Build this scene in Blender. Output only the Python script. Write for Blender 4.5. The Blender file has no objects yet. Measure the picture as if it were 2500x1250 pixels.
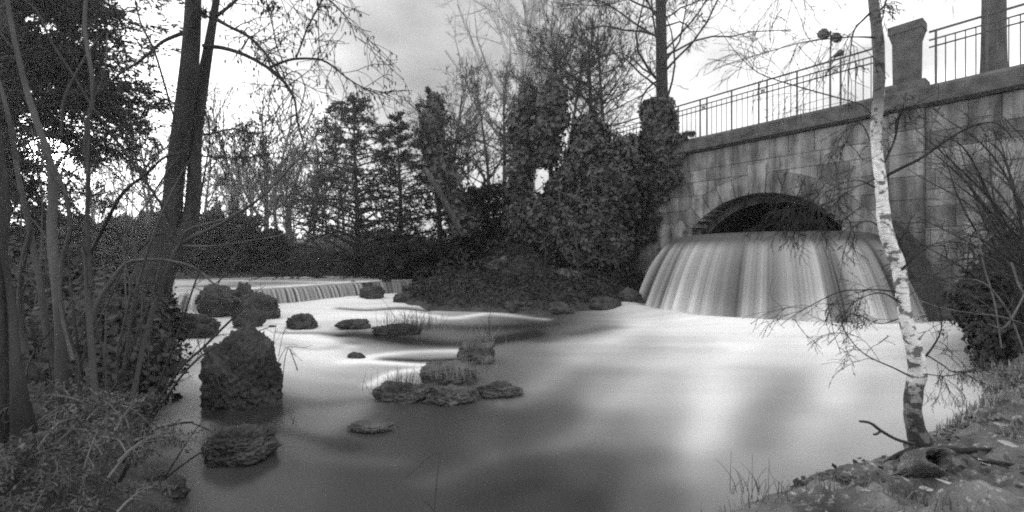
import bpy, math, random
import numpy as np
from mathutils import Vector, noise, Matrix

rs = np.random.RandomState(7)
random.seed(7)
S = bpy.context.scene
COL = S.collection

# ------------------------------------------------------------------ camera, sky, sun, exposure
F = 1100.0            # focal length in pixels of the 2500 px wide photograph
CH = 1.25             # camera height above the pool
cam = bpy.data.cameras.new("camera")
cam.sensor_width = 36.0
cam.lens = 36.0 * F / 2500.0
cam.clip_end = 2000
cam.clip_start = 0.02
co = bpy.data.objects.new("camera", cam)
COL.objects.link(co)
co.location = (0, 0, CH)
co.rotation_euler = (math.radians(90), 0, 0)
S.camera = co

SUN_AZ = math.radians(-45.9)     # left of the view axis (+Y)
SUN_EL = math.radians(9.3)
SUN_DIR = Vector((math.sin(SUN_AZ) * math.cos(SUN_EL), math.cos(SUN_AZ) * math.cos(SUN_EL), math.sin(SUN_EL)))

HAZE = 0.003
W = bpy.data.worlds.new("World")
S.world = W
W.use_nodes = True
nt = W.node_tree
nt.nodes.clear()
N = nt.nodes.new
L = nt.links.new
out = N("ShaderNodeOutputWorld")
bg = N("ShaderNodeBackground")
bg.inputs["Strength"].default_value = 0.10
sky = N("ShaderNodeTexSky")
sky.sky_type = 'NISHITA'
sky.sun_disc = False
sky.sun_elevation = SUN_EL
sky.sun_rotation = SUN_AZ
sky.dust_density = 3.0
bw = N("ShaderNodeRGBToBW")
L(sky.outputs[0], bw.inputs[0])
tc = N("ShaderNodeTexCoord")
# thin bright cloud layer, noise in the direction of view
mp = N("ShaderNodeMapping")
mp.inputs["Scale"].default_value = (1.6, 1.6, 3.2)
L(tc.outputs["Generated"], mp.inputs[0])
nz = N("ShaderNodeTexNoise")
nz.inputs["Scale"].default_value = 3.0
nz.inputs["Detail"].default_value = 5.0
nz.inputs["Roughness"].default_value = 0.45
L(mp.outputs[0], nz.inputs["Vector"])
cr = N("ShaderNodeMapRange")
cr.inputs[1].default_value = 0.3
cr.inputs[2].default_value = 0.7
cr.inputs[3].default_value = 0.55
cr.inputs[4].default_value = 1.45
L(nz.outputs["Fac"], cr.inputs[0])


def lobe(az, el, power, amount):
    d = Vector((math.sin(az) * math.cos(el), math.cos(az) * math.cos(el), math.sin(el)))
    dp = N("ShaderNodeVectorMath"); dp.operation = 'DOT_PRODUCT'
    L(tc.outputs["Generated"], dp.inputs[0])
    dp.inputs[1].default_value = d
    cl = N("ShaderNodeMath"); cl.operation = 'MAXIMUM'; cl.inputs[1].default_value = 0.0
    L(dp.outputs["Value"], cl.inputs[0])
    pw = N("ShaderNodeMath"); pw.operation = 'POWER'; pw.inputs[1].default_value = power
    L(cl.outputs[0], pw.inputs[0])
    ml = N("ShaderNodeMath"); ml.operation = 'MULTIPLY'; ml.inputs[1].default_value = amount
    L(pw.outputs[0], ml.inputs[0])
    return ml.outputs[0]


def addm(a, b, op='ADD'):
    m = N("ShaderNodeMath"); m.operation = op
    if isinstance(a, (int, float)): m.inputs[0].default_value = a
    else: L(a, m.inputs[0])
    if isinstance(b, (int, float)): m.inputs[1].default_value = b
    else: L(b, m.inputs[1])
    return m.outputs[0]


R = math.radians
glow = addm(addm(lobe(SUN_AZ, SUN_EL, 1500, 90.0), lobe(SUN_AZ, SUN_EL, 24, 8.0)), lobe(SUN_AZ, SUN_EL, 2500, 160.0))
# veil of lit cloud over the whole sky, thinner straight ahead where a grey cloud hangs
veil = 10.0
grey = addm(1.0, addm(addm(lobe(R(-9), R(27), 12, 0.52), lobe(R(-11), R(19), 260, 0.10)), lobe(R(12), R(12), 2.5, 0.30)), 'SUBTRACT')
base = addm(addm(addm(bw.outputs[0], 0.12, 'MULTIPLY'), veil), addm(cr.outputs[0], grey, 'MULTIPLY'), 'MULTIPLY')
W.cycles.sampling_method = 'MANUAL'
W.cycles.sample_map_resolution = 2048
tot = addm(base, glow)
L(tot, bg.inputs["Color"])
L(bg.outputs[0], out.inputs[0])

sl = bpy.data.lights.new("sun", 'SUN')
sl.energy = 1.5
sl.angle = R(10)
sl.color = (1, 1, 1)
so = bpy.data.objects.new("sun", sl)
COL.objects.link(so)
so.rotation_euler = SUN_DIR.to_track_quat('Z', 'Y').to_euler()

vs = S.view_settings
vs.view_transform = 'Standard'
vs.look = 'None'
vs.gamma = 1.0
vs.use_curve_mapping = False
vs.exposure = 0.8
S.render.engine = 'CYCLES'
S.cycles.use_denoising = False
S.cycles.filter_width = 2.0
S.cycles.max_bounces = 5
S.cycles.diffuse_bounces = 3
S.cycles.transparent_max_bounces = 4
S.cycles.sample_clamp_indirect = 5.0

# ------------------------------------------------------------------ damp air over the water
hz = bpy.data.meshes.new("haze")
hv = [(x, y, z) for z in (-1.8, 26) for x, y in ((-410, -70), (410, -70), (410, 710), (-410, 710))]
hz.from_pydata(hv, [], [(0, 3, 2, 1), (4, 5, 6, 7), (0, 1, 5, 4), (1, 2, 6, 5), (2, 3, 7, 6), (3, 0, 4, 7)])
hm = bpy.data.materials.new("haze"); hm.use_nodes = True
hm.node_tree.nodes.clear()
ho = hm.node_tree.nodes.new("ShaderNodeOutputMaterial"); hp = hm.node_tree.nodes.new("ShaderNodeVolumePrincipled")
hp.inputs["Color"].default_value = (0.9, 0.9, 0.9, 1); hp.inputs["Density"].default_value = HAZE
hp.inputs["Anisotropy"].default_value = 0.75
hm.node_tree.links.new(hp.outputs[0], ho.inputs["Volume"])
hz.materials.append(hm)
hzo = bpy.data.objects.new("haze", hz); COL.objects.link(hzo); hzo["kind"] = "stuff"; hzo["label"] = "thin damp air over the stream and its banks"
S.cycles.volume_bounces = 0

# ------------------------------------------------------------------ helpers


def P3(px, py, Y):
    """world point seen at a pixel of the photograph, at distance Y along the view axis"""
    return np.array(((px - 1250.0) / F * Y, Y, CH + (625.0 - py) / F * Y))


def G(px, py, z=0.0):
    """world point on the level z seen at a pixel below the horizon"""
    Y = (CH - z) * F / (py - 625.0)
    return np.array(((px - 1250.0) / F * Y, Y, z))


def mesh_np(name, V, Fc, mat=None, parent=None, smooth=False, attr=None):
    V = np.asarray(V, dtype=np.float32)
    me = bpy.data.meshes.new(name)
    if isinstance(Fc, np.ndarray):
        k = Fc.shape[1]
        nf = len(Fc)
        me.vertices.add(len(V))
        me.vertices.foreach_set("co", V.ravel())
        me.loops.add(nf * k)
        me.loops.foreach_set("vertex_index", Fc.astype(np.int32).ravel())
        me.polygons.add(nf)
        me.polygons.foreach_set("loop_start", np.arange(0, nf * k, k, dtype=np.int32))
        if smooth:
            me.polygons.foreach_set("use_smooth", np.ones(nf, dtype=bool))
        me.update(calc_edges=True)
    else:
        me.from_pydata([tuple(v) for v in V], [], Fc)
        if smooth:
            me.polygons.foreach_set("use_smooth", np.ones(len(me.polygons), dtype=bool))
        me.update()
    if attr:
        for an, av in attr.items():
            a = me.attributes.new(an, 'FLOAT', 'POINT')
            a.data.foreach_set("value", np.asarray(av, dtype=np.float32).ravel())
    if mat: me.materials.append(mat)
    o = bpy.data.objects.new(name, me)
    COL.objects.link(o)
    if parent is not None: o.parent = parent
    return o


def empty(name, loc=(0, 0, 0), rz=0.0):
    o = bpy.data.objects.new(name, None)
    COL.objects.link(o)
    o.location = loc
    o.rotation_euler = (0, 0, rz)
    o.empty_display_size = 0.2
    return o


def tag(o, label=None, cat=None, group=None, kind=None):
    if label: o["label"] = label
    if cat: o["category"] = cat
    if group: o["group"] = group
    if kind: o["kind"] = kind
    return o


def copy_tree(o, parent=None):
    c = o.copy()
    COL.objects.link(c)
    c.parent = parent
    for ch in [x for x in o.children]:
        copy_tree(ch, c)
    return c


class MB:
    """collects boxes, bars and other closed shapes into one mesh"""
    def __init__(s): s.v = []; s.f = []
    def add(s, v, f):
        b = len(s.v)
        s.v += [tuple(x) for x in v]
        s.f += [tuple(i + b for i in q) for q in f]
        return s
    def box(s, x0, x1, y0, y1, z0, z1):
        return s.add([(x0, y0, z0), (x1, y0, z0), (x1, y1, z0), (x0, y1, z0), (x0, y0, z1), (x1, y0, z1), (x1, y1, z1), (x0, y1, z1)],
                     [(0, 3, 2, 1), (4, 5, 6, 7), (0, 1, 5, 4), (1, 2, 6, 5), (2, 3, 7, 6), (3, 0, 4, 7)])
    def cyl(s, p, q, r, n=8, r2=None):
        p = Vector(p); q = Vector(q); d = (q - p).normalized()
        a = d.orthogonal().normalized(); b = d.cross(a)
        r2 = r if r2 is None else r2
        v = []
        for c, rr in ((p, r), (q, r2)):
            for i in range(n):
                t = 2 * math.pi * i / n
                v.append(c + (a * math.cos(t) + b * math.sin(t)) * rr)
        f = [(i, (i + 1) % n, n + (i + 1) % n, n + i) for i in range(n)]
        f += [tuple(range(n - 1, -1, -1)), tuple(range(n, 2 * n))]
        return s.add(v, f)
    def build(s, name, mat, parent=None, smooth=False):
        return mesh_np(name, s.v, s.f, mat, parent, smooth)


def material(name, c0, c1, rough=0.9, scale=4.0, bump=0.3, bscale=30.0, detail=6.0, stretch=None, spec=0.25, coord="Object", trans=0.0):
    """grey procedural surface: noise between two greys, fine relief as bump"""
    m = bpy.data.materials.new(name)
    m.use_nodes = True
    t = m.node_tree
    b = t.nodes["Principled BSDF"]
    b.inputs["Roughness"].default_value = rough
    b.inputs["Specular IOR Level"].default_value = spec
    tcn = t.nodes.new("ShaderNodeTexCoord")
    mpn = t.nodes.new("ShaderNodeMapping")
    if stretch: mpn.inputs["Scale"].default_value = stretch
    t.links.new(tcn.outputs[coord], mpn.inputs[0])
    n1 = t.nodes.new("ShaderNodeTexNoise")
    n1.inputs["Scale"].default_value = scale
    n1.inputs["Detail"].default_value = detail
    t.links.new(mpn.outputs[0], n1.inputs["Vector"])
    mr = t.nodes.new("ShaderNodeMapRange")
    mr.inputs[1].default_value = 0.3; mr.inputs[2].default_value = 0.7
    mr.inputs[3].default_value = c0; mr.inputs[4].default_value = c1
    t.links.new(n1.outputs["Fac"], mr.inputs[0])
    t.links.new(mr.outputs[0], b.inputs["Base Color"])
    if bump:
        n2 = t.nodes.new("ShaderNodeTexNoise")
        n2.inputs["Scale"].default_value = bscale
        n2.inputs["Detail"].default_value = 5
        t.links.new(mpn.outputs[0], n2.inputs["Vector"])
        bp = t.nodes.new("ShaderNodeBump")
        bp.inputs["Strength"].default_value = bump
        bp.inputs["Distance"].default_value = 0.03
        t.links.new(n2.outputs["Fac"], bp.inputs["Height"])
        t.links.new(bp.outputs[0], b.inputs["Normal"])
    return m


M = {}
M["bark_dark"] = material("bark_dark", 0.015, 0.045, scale=6, bump=0.6, bscale=40, stretch=(1, 1, 0.25))
M["bark_mid"] = material("bark_mid", 0.03, 0.10, scale=6, bump=0.4, bscale=40, stretch=(1, 1, 0.3))
M["bark_pale"] = material("bark_pale", 0.25, 0.42, scale=9, bump=0.3, bscale=40)
M["bark_far"] = material("bark_far", 0.07, 0.12, scale=2, bump=0.0)
M["bark_faded"] = material("bark_faded", 0.34, 0.5, scale=1.5, bump=0.0)  # blur and flare around the tall tree painted as pale bark
M["foliage_dark"] = material("foliage_dark", 0.012, 0.03, rough=0.7, scale=3, bump=0.0)
M["foliage_mid"] = material("foliage_mid", 0.018, 0.055, rough=0.7, scale=2, bump=0.0)
M["ivy"] = material("ivy_leaf", 0.015, 0.085, rough=0.5, scale=5, bump=0.0, spec=0.35)
M["rock"] = material("rock", 0.012, 0.07, scale=5, bump=1.0, bscale=22, spec=0.3, rough=0.75)
M["rock_pale"] = material("rock_pale", 0.04, 0.12, scale=6, bump=0.8, bscale=25)  # groyne's spray mist painted in as paler stone; slope stones share it
M["soil"] = material("soil", 0.02, 0.07, scale=3, bump=0.8, bscale=18)
M["grass"] = material("grass", 0.05, 0.16, scale=6, bump=0.0)
M["deadgrass"] = material("dead_grass", 0.10, 0.3, scale=8, bump=0.0)
M["bramble"] = material("bramble_leaf", 0.03, 0.14, scale=6, bump=0.0)
M["bark_stick"] = material("bark_stick", 0.08, 0.18, scale=9, bump=0.2)
M["iron"] = material("iron", 0.05, 0.09, rough=0.6, bump=0.0)
M["leafpale"] = material("dead_leaf", 0.22, 0.42, scale=20, bump=0.2)
M["wood"] = material("weathered_wood", 0.3, 0.5, scale=5, stretch=(1, 6, 6))
M["plaster"] = material("plaster", 0.3, 0.4, scale=1)
M["slate"] = material("slate", 0.08, 0.14, scale=2)
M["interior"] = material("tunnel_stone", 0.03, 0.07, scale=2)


def bank_material():
    """mossy stone and soil of the near bank: pale lichen speckle over dark earth"""
    m = material("bank_soil", 0.04, 0.17, scale=3.5, bump=1.0, bscale=30)
    t = m.node_tree
    b = t.nodes["Principled BSDF"]
    src = b.inputs["Base Color"].links[0].from_socket
    tcn = t.nodes["Texture Coordinate"]
    v = t.nodes.new("ShaderNodeTexNoise")
    v.inputs["Scale"].default_value = 26; v.inputs["Detail"].default_value = 8; v.inputs["Roughness"].default_value = 0.7
    t.links.new(tcn.outputs["Object"], v.inputs["Vector"])
    r = t.nodes.new("ShaderNodeMapRange")
    r.inputs[1].default_value = 0.56; r.inputs[2].default_value = 0.68; r.inputs[3].default_value = 0.0; r.inputs[4].default_value = 0.28
    t.links.new(v.outputs["Fac"], r.inputs[0])
    a = t.nodes.new("ShaderNodeMath"); a.operation = 'ADD'
    t.links.new(src, a.inputs[0]); t.links.new(r.outputs[0], a.inputs[1])
    t.links.new(a.outputs[0], b.inputs["Base Color"])
    return m


M["bank"] = bank_material()


def stone_material():
    """sandstone: each block its own grey, vertical runs of lime and soot"""
    m = bpy.data.materials.new("sandstone")
    m.use_nodes = True
    t = m.node_tree; nn = t.nodes.new; ll = t.links.new
    b = t.nodes["Principled BSDF"]
    b.inputs["Roughness"].default_value = 0.9
    b.inputs["Specular IOR Level"].default_value = 0.2
    tcn = nn("ShaderNodeTexCoord"); oi = nn("ShaderNodeObjectInfo")
    def noi(scale, st, det=5, rough=0.5):
        mpn = nn("ShaderNodeMapping"); mpn.inputs["Scale"].default_value = st
        ll(tcn.outputs["Object"], mpn.inputs[0])
        n = nn("ShaderNodeTexNoise"); n.inputs["Scale"].default_value = scale; n.inputs["Detail"].default_value = det
        n.inputs["Roughness"].default_value = rough
        ll(mpn.outputs[0], n.inputs["Vector"]); return n.outputs["Fac"]
    def rng(s, a, bb, c, d):
        r = nn("ShaderNodeMapRange"); r.inputs[1].default_value = a; r.inputs[2].default_value = bb
        r.inputs[3].default_value = c; r.inputs[4].default_value = d; ll(s, r.inputs[0]); return r.outputs[0]
    def mt(a, bb, op):
        k = nn("ShaderNodeMath"); k.operation = op
        for i, s in enumerate((a, bb)):
            if isinstance(s, (int, float)): k.inputs[i].default_value = s
            else: ll(s, k.inputs[i])
        return k.outputs[0]
    blk = rng(oi.outputs["Random"], 0, 1, 0.115, 0.225)
    runs = rng(noi(2.6, (1.6, 1.6, 0.22), 6, 0.6), 0.36, 0.66, 0.5, 1.6)
    grain = rng(noi(60, (1, 1, 1), 4), 0.3, 0.7, 0.8, 1.2)
    blot = rng(noi(2.2, (1, 1, 1), 6), 0.35, 0.65, 0.7, 1.25)
    c = mt(mt(mt(blk, runs, 'MULTIPLY'), grain, 'MULTIPLY'), blot, 'MULTIPLY')
    ll(c, b.inputs["Base Color"])
    bp = nn("ShaderNodeBump"); bp.inputs["Strength"].default_value = 0.5; bp.inputs["Distance"].default_value = 0.02
    ll(noi(35, (1, 1, 1), 6), bp.inputs["Height"])
    ll(bp.outputs[0], b.inputs["Normal"])
    return m


M["stone"] = stone_material()
M["coping"] = material("coping_stone", 0.045, 0.12, scale=5, bump=0.6, bscale=30)


def birch_material():
    m = bpy.data.materials.new("birch_bark")
    m.use_nodes = True
    t = m.node_tree; nn = t.nodes.new; ll = t.links.new
    b = t.nodes["Principled BSDF"]; b.inputs["Roughness"].default_value = 0.7
    tcn = nn("ShaderNodeTexCoord")
    def noi(scale, st, det=4, off=(0, 0, 0)):
        mpn = nn("ShaderNodeMapping"); mpn.inputs["Scale"].default_value = st; mpn.inputs["Location"].default_value = off
        ll(tcn.outputs["Object"], mpn.inputs[0])
        n = nn("ShaderNodeTexNoise"); n.inputs["Scale"].default_value = scale; n.inputs["Detail"].default_value = det
        ll(mpn.outputs[0], n.inputs["Vector"]); return n.outputs["Fac"]
    def rng(s, a, bb, c, d):
        r = nn("ShaderNodeMapRange"); r.inputs[1].default_value = a; r.inputs[2].default_value = bb
        r.inputs[3].default_value = c; r.inputs[4].default_value = d; ll(s, r.inputs[0]); return r.outputs[0]
    def mt(a, bb, op):
        k = nn("ShaderNodeMath"); k.operation = op
        for i, s in enumerate((a, bb)):
            if isinstance(s, (int, float)): k.inputs[i].default_value = s
            else: ll(s, k.inputs[i])
        return k.outputs[0]
    lent = rng(noi(14, (1, 1, 5), 3), 0.60, 0.68, 1.0, 0.3)
    patch0 = noi(17, (1, 1, 1.3), 6, (3, 1, 2))
    sep = nn("ShaderNodeSeparateXYZ"); ll(tcn.outputs["Object"], sep.inputs[0])
    patch = rng(mt(patch0, rng(sep.outputs[2], 0.4, 1.6, 0.07, -0.02), 'ADD'), 0.53, 0.59, 1.0, 0.2)
    # old corky bark low on the stem, darker tone high up
    nlow = noi(9, (1, 1, 1), 5, (9, 9, 9))
    low = rng(mt(sep.outputs[2], mt(nlow, 0.45, 'MULTIPLY'), 'SUBTRACT'), 0.20, 0.52, 0.16, 1.0)
    high = rng(sep.outputs[2], 1.8, 2.15, 1.0, 0.13)
    c = mt(mt(mt(mt(0.72, lent, 'MULTIPLY'), patch, 'MULTIPLY'), low, 'MULTIPLY'), high, 'MULTIPLY')
    c = mt(c, rng(noi(50, (1, 1, 1), 3), 0.3, 0.7, 0.8, 1.15), 'MULTIPLY')
    ll(c, b.inputs["Base Color"])
    bp = nn("ShaderNodeBump"); bp.inputs["Strength"].default_value = 0.6; bp.inputs["Distance"].default_value = 0.01
    ll(noi(40, (1, 1, 2), 5), bp.inputs["Height"]); ll(bp.outputs[0], b.inputs["Normal"])
    return m


M["birch"] = birch_material()


def water_material(name, streak=(1, 1, 1), sscale=3.0, contrast=0.12, rough=0.22, dark=0.022, foam=0.76):
    """white foam laid over dark water by the mesh attribute 'foam'"""
    m = bpy.data.materials.new(name)
    m.use_nodes = True
    t = m.node_tree; nn = t.nodes.new; ll = t.links.new
    b = t.nodes["Principled BSDF"]
    at = nn("ShaderNodeAttribute"); at.attribute_name = "foam"
    tcn = nn("ShaderNodeTexCoord"); mpn = nn("ShaderNodeMapping"); mpn.inputs["Scale"].default_value = streak
    ll(tcn.outputs["Object"], mpn.inputs[0])
    n = nn("ShaderNodeTexNoise"); n.inputs["Scale"].default_value = sscale; n.inputs["Detail"].default_value = 3
    ll(mpn.outputs[0], n.inputs["Vector"])
    r = nn("ShaderNodeMapRange"); r.inputs[1].default_value = 0.3; r.inputs[2].default_value = 0.7
    r.inputs[3].default_value = 1 - contrast; r.inputs[4].default_value = 1 + contrast
    ll(n.outputs["Fac"], r.inputs[0])
    mu = nn("ShaderNodeMath"); mu.operation = 'MULTIPLY'; mu.use_clamp = True
    ll(at.outputs["Fac"], mu.inputs[0]); ll(r.outputs[0], mu.inputs[1])
    c = nn("ShaderNodeMapRange"); c.inputs[3].default_value = dark; c.inputs[4].default_value = foam
    ll(mu.outputs[0], c.inputs[0]); ll(c.outputs[0], b.inputs["Base Color"])
    rr = nn("ShaderNodeMapRange"); rr.inputs[3].default_value = rough; rr.inputs[4].default_value = 0.8
    rr.inputs[2].default_value = 0.6
    ll(mu.outputs[0], rr.inputs[0]); ll(rr.outputs[0], b.inputs["Roughness"])
    sp = nn("ShaderNodeMapRange"); sp.inputs[3].default_value = 0.22; sp.inputs[4].default_value = 0.1
    ll(mu.outputs[0], sp.inputs[0]); ll(sp.outputs[0], b.inputs["Specular IOR Level"])
    return m


M["pool"] = water_material("pool_water", (0.5, 1.6, 1), 1.6, 0.05)
M["stream"] = water_material("stream_water", (0.25, 2.5, 1), 2.0, 0.5, rough=0.2)
M["fall"] = water_material("falling_water", (1, 1, 1), 2.0, 0.05, rough=0.5)

# ---- tubes: many polylines with radii into one mesh ----------------------------------------


def tubes(groups, name, mat, parent=None, sides=5, smooth=True):
    """groups: list of (P (M,n,3), R (M,n)) -> one mesh"""
    VV = []; FF = []; base = 0
    for P, Rr in groups:
        P = np.asarray(P, float); Rr = np.asarray(Rr, float)
        if P.ndim == 2: P = P[None]; Rr = Rr[None]
        m, n, _ = P.shape
        if m == 0: continue
        k = sides if Rr.max() > 0.012 else 3
        if Rr.max() > 0.1: k = max(sides, 10)
        T = np.gradient(P, axis=1)
        T /= np.linalg.norm(T, axis=2, keepdims=True) + 1e-9
        D = P[:, -1] - P[:, 0]
        ref = np.zeros((m, 3))
        ref[np.arange(m), np.argmin(np.abs(D), axis=1)] = 1
        A = np.cross(T, ref[:, None, :]); A /= np.linalg.norm(A, axis=2, keepdims=True) + 1e-9
        B = np.cross(T, A)
        th = np.arange(k) * 2 * math.pi / k
        V = P[:, :, None, :] + Rr[:, :, None, None] * (A[:, :, None, :] * np.cos(th)[None, None, :, None] + B[:, :, None, :] * np.sin(th)[None, None, :, None])
        idx = base + np.arange(m * n * k).reshape(m, n, k)
        a = idx[:, :-1]; b = idx[:, 1:]
        q = np.stack([a, np.roll(a, -1, axis=2), np.roll(b, -1, axis=2), b], axis=-1).reshape(-1, 4)
        VV.append(V.reshape(-1, 3)); FF.append(q); base += m * n * k
    o = mesh_np(name, np.concatenate(VV), np.concatenate(FF), mat, parent, smooth)
    if name in ('twigs', 'grass_tuft', 'crown', 'dead_weed') or (name in ('stems', 'boughs', 'branches') and sum(len(g[0]) for g in groups) > 40): o['kind'] = 'stuff'
    return o


def smooth_line(pts, n):
    """Catmull-Rom through pts (any columns), n samples"""
    p = np.asarray(pts, float)
    p = np.vstack([2 * p[0] - p[1], p, 2 * p[-1] - p[-2]])
    seg = len(p) - 3
    o = []
    for u in np.linspace(0, seg - 1e-6, n):
        i = int(u); t = u - i
        a, b, c, d = p[i:i + 4]
        o.append(0.5 * ((2 * b) + (-a + c) * t + (2 * a - 5 * b + 4 * c - d) * t * t + (-a + 3 * b - 3 * c + d) * t ** 3))
    return np.array(o)


def trace(pts, Y, n=None, dY=0.0, wob=0.0):
    """polyline from (px, py, width_px) at distance Y; dY bends it away from the camera along its run"""
    n = n or max(6, len(pts) * 4)
    q = smooth_line(pts, n)
    s = np.linspace(0, 1, n)
    ph = rs.rand() * 6
    YY = Y + dY * s + wob * np.sin(s * 5 + ph)
    P = np.stack([(q[:, 0] - 1250) / F * YY, YY, CH + (625 - q[:, 1]) / F * YY], axis=1)
    return P, np.maximum(q[:, 2], 0.6) * 0.5 / F * YY


def grow(P, Rr, count, length, angle, curve=0.25, tropism=(0, 0, 0), n=5, rratio=0.55, s0=0.25, s1=1.0, tip=0.25, minr=0.0):
    """vectorised side shoots: count per parent; length relative to the parent's length"""
    M_, m, _ = P.shape
    par = np.repeat(np.arange(M_), count)
    K = len(par)
    s = s0 + (s1 - s0) * (rs.rand(K) * 0.6 + 0.4 * ((np.arange(K) % count + 0.5) / count))
    f = s * (m - 1); i = np.minimum(f.astype(int), m - 2); w = (f - i)[:, None]
    st = P[par, i] * (1 - w) + P[par, i + 1] * w
    sr = Rr[par, i] * (1 - w[:, 0]) + Rr[par, i + 1] * w[:, 0]
    T = P[par, i + 1] - P[par, i]; T /= np.linalg.norm(T, axis=1, keepdims=True) + 1e-9
    rnd = rs.randn(K, 3); rnd -= (rnd * T).sum(1, keepdims=True) * T
    rnd /= np.linalg.norm(rnd, axis=1, keepdims=True) + 1e-9
    ang = angle * (0.7 + 0.6 * rs.rand(K))[:, None]
    d = T * np.cos(ang) + rnd * np.sin(ang)
    plen = np.linalg.norm(np.diff(P, axis=1), axis=2).sum(1)[par]
    ln = plen * length * (0.55 + 0.75 * rs.rand(K)) * (1.15 - 0.55 * s)
    step = (ln / (n - 1))[:, None]
    C = np.zeros((K, n, 3)); C[:, 0] = st
    trop = np.array(tropism)
    bend = rs.randn(K, 3) * curve * 0.5
    for j in range(1, n):
        d = d + rs.randn(K, 3) * curve * 0.5 + bend * 0.5 + trop
        d /= np.linalg.norm(d, axis=1, keepdims=True) + 1e-9
        C[:, j] = C[:, j - 1] + d * step
    r0 = np.maximum(sr * rratio, minr)
    CR = r0[:, None] * np.linspace(1, tip, n)[None, :]
    return C, np.maximum(CR, minr)


def quads(P, size, mat, name, parent=None, flat=0.0, aspect=0.5, D=None):
    """leaf-sized four-cornered faces at points P; flat pulls them towards lying level"""
    K = len(P)
    a = rs.randn(K, 3) if D is None else D + rs.randn(K, 3) * 0.5
    a[:, 2] *= (1 - flat)
    a /= np.linalg.norm(a, axis=1, keepdims=True) + 1e-9
    b = rs.randn(K, 3); b[:, 2] *= (1 - flat)
    b -= (b * a).sum(1, keepdims=True) * a
    b /= np.linalg.norm(b, axis=1, keepdims=True) + 1e-9
    sz = (size * (0.6 + 0.8 * rs.rand(K)))[:, None]
    c = np.cross(a, b) * sz * 0.15
    V = np.stack([P - a * sz, P + b * sz * aspect + c, P + a * sz, P - b * sz * aspect + c], axis=1).reshape(-1, 3)
    return mesh_np(name, V, np.arange(4 * K).reshape(K, 4), mat, parent)


# ------------------------------------------------------------------ layout of the bridge wall
A0 = np.array((7.53, 9.52))                  # a point of the wall's face
UX = np.array((0.604, -0.797))               # along the wall, towards the right
UY = np.array((0.797, 0.604))                # into the wall
WALL_RZ = math.atan2(UX[1], UX[0])


def wl(x, y, z=0.0):
    p = A0 + UX * x + UY * y
    return np.array((p[0], p[1], z))


def to_local(X, Y):
    dx = X - A0[0]; dy = Y - A0[1]
    return dx * UX[0] + dy * UX[1], dx * UY[0] + dy * UY[1]


# ------------------------------------------------------------------ ground
WATER = np.array([(-1.15, 1.15), (0.5, 1.5), (0.9, 2.12), (1.6, 2.5), (2.45, 2.88), (3.9, 3.75), (5.2, 4.9), (6.9, 6.8), (8.0, 8.0),
                  (8.9, 8.9), (8.3, 12.5), (4.5, 13.6), (3.2, 11.7), (1.9, 10.5), (0.7, 9.5), (-1.85, 10.4), (-3.2, 12.4),
                  (-3.2, 15.2), (-1.8, 17.5), (-5.0, 18.6), (-8.5, 18.2), (-12, 15.5), (-20, 16), (-32, 20), (-32, 13), (-12.5, 11.0), (-8.4, 9.8),
                  (-6.2, 8.0), (-5.3, 6.6), (-4.0, 4.9), (-2.95, 3.7), (-2.3, 2.8), (-1.75, 2.35)])


def sdist(X, Y, poly):
    d = np.full(X.shape, 1e9); inside = np.zeros(X.shape, bool)
    n = len(poly)
    for i in range(n):
        a = poly[i]; b = poly[(i + 1) % n]
        e = b - a
        wx = X - a[0]; wy = Y - a[1]
        t = np.clip((wx * e[0] + wy * e[1]) / (e @ e), 0, 1)
        d = np.minimum(d, np.hypot(wx - e[0] * t, wy - e[1] * t))
        c = ((a[1] > Y) != (b[1] > Y)) & (X < (b[0] - a[0]) * (Y - a[1]) / (b[1] - a[1] + 1e-12) + a[0])
        inside ^= c
    return np.where(inside, -d, d)


def fnoise(X, Y, sc, seed=0):
    r = np.random.RandomState(seed)
    o = np.zeros_like(X)
    for k in range(10):
        a = r.rand() * 6.283; f = sc * (0.6 + 1.6 * r.rand()); p = r.rand(2) * 6.28
        o += np.sin((X * math.cos(a) + Y * math.sin(a)) * f + p[0]) * np.cos((X * -math.sin(a) + Y * math.cos(a)) * f * 0.7 + p[1])
    return o / 4.0


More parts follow.
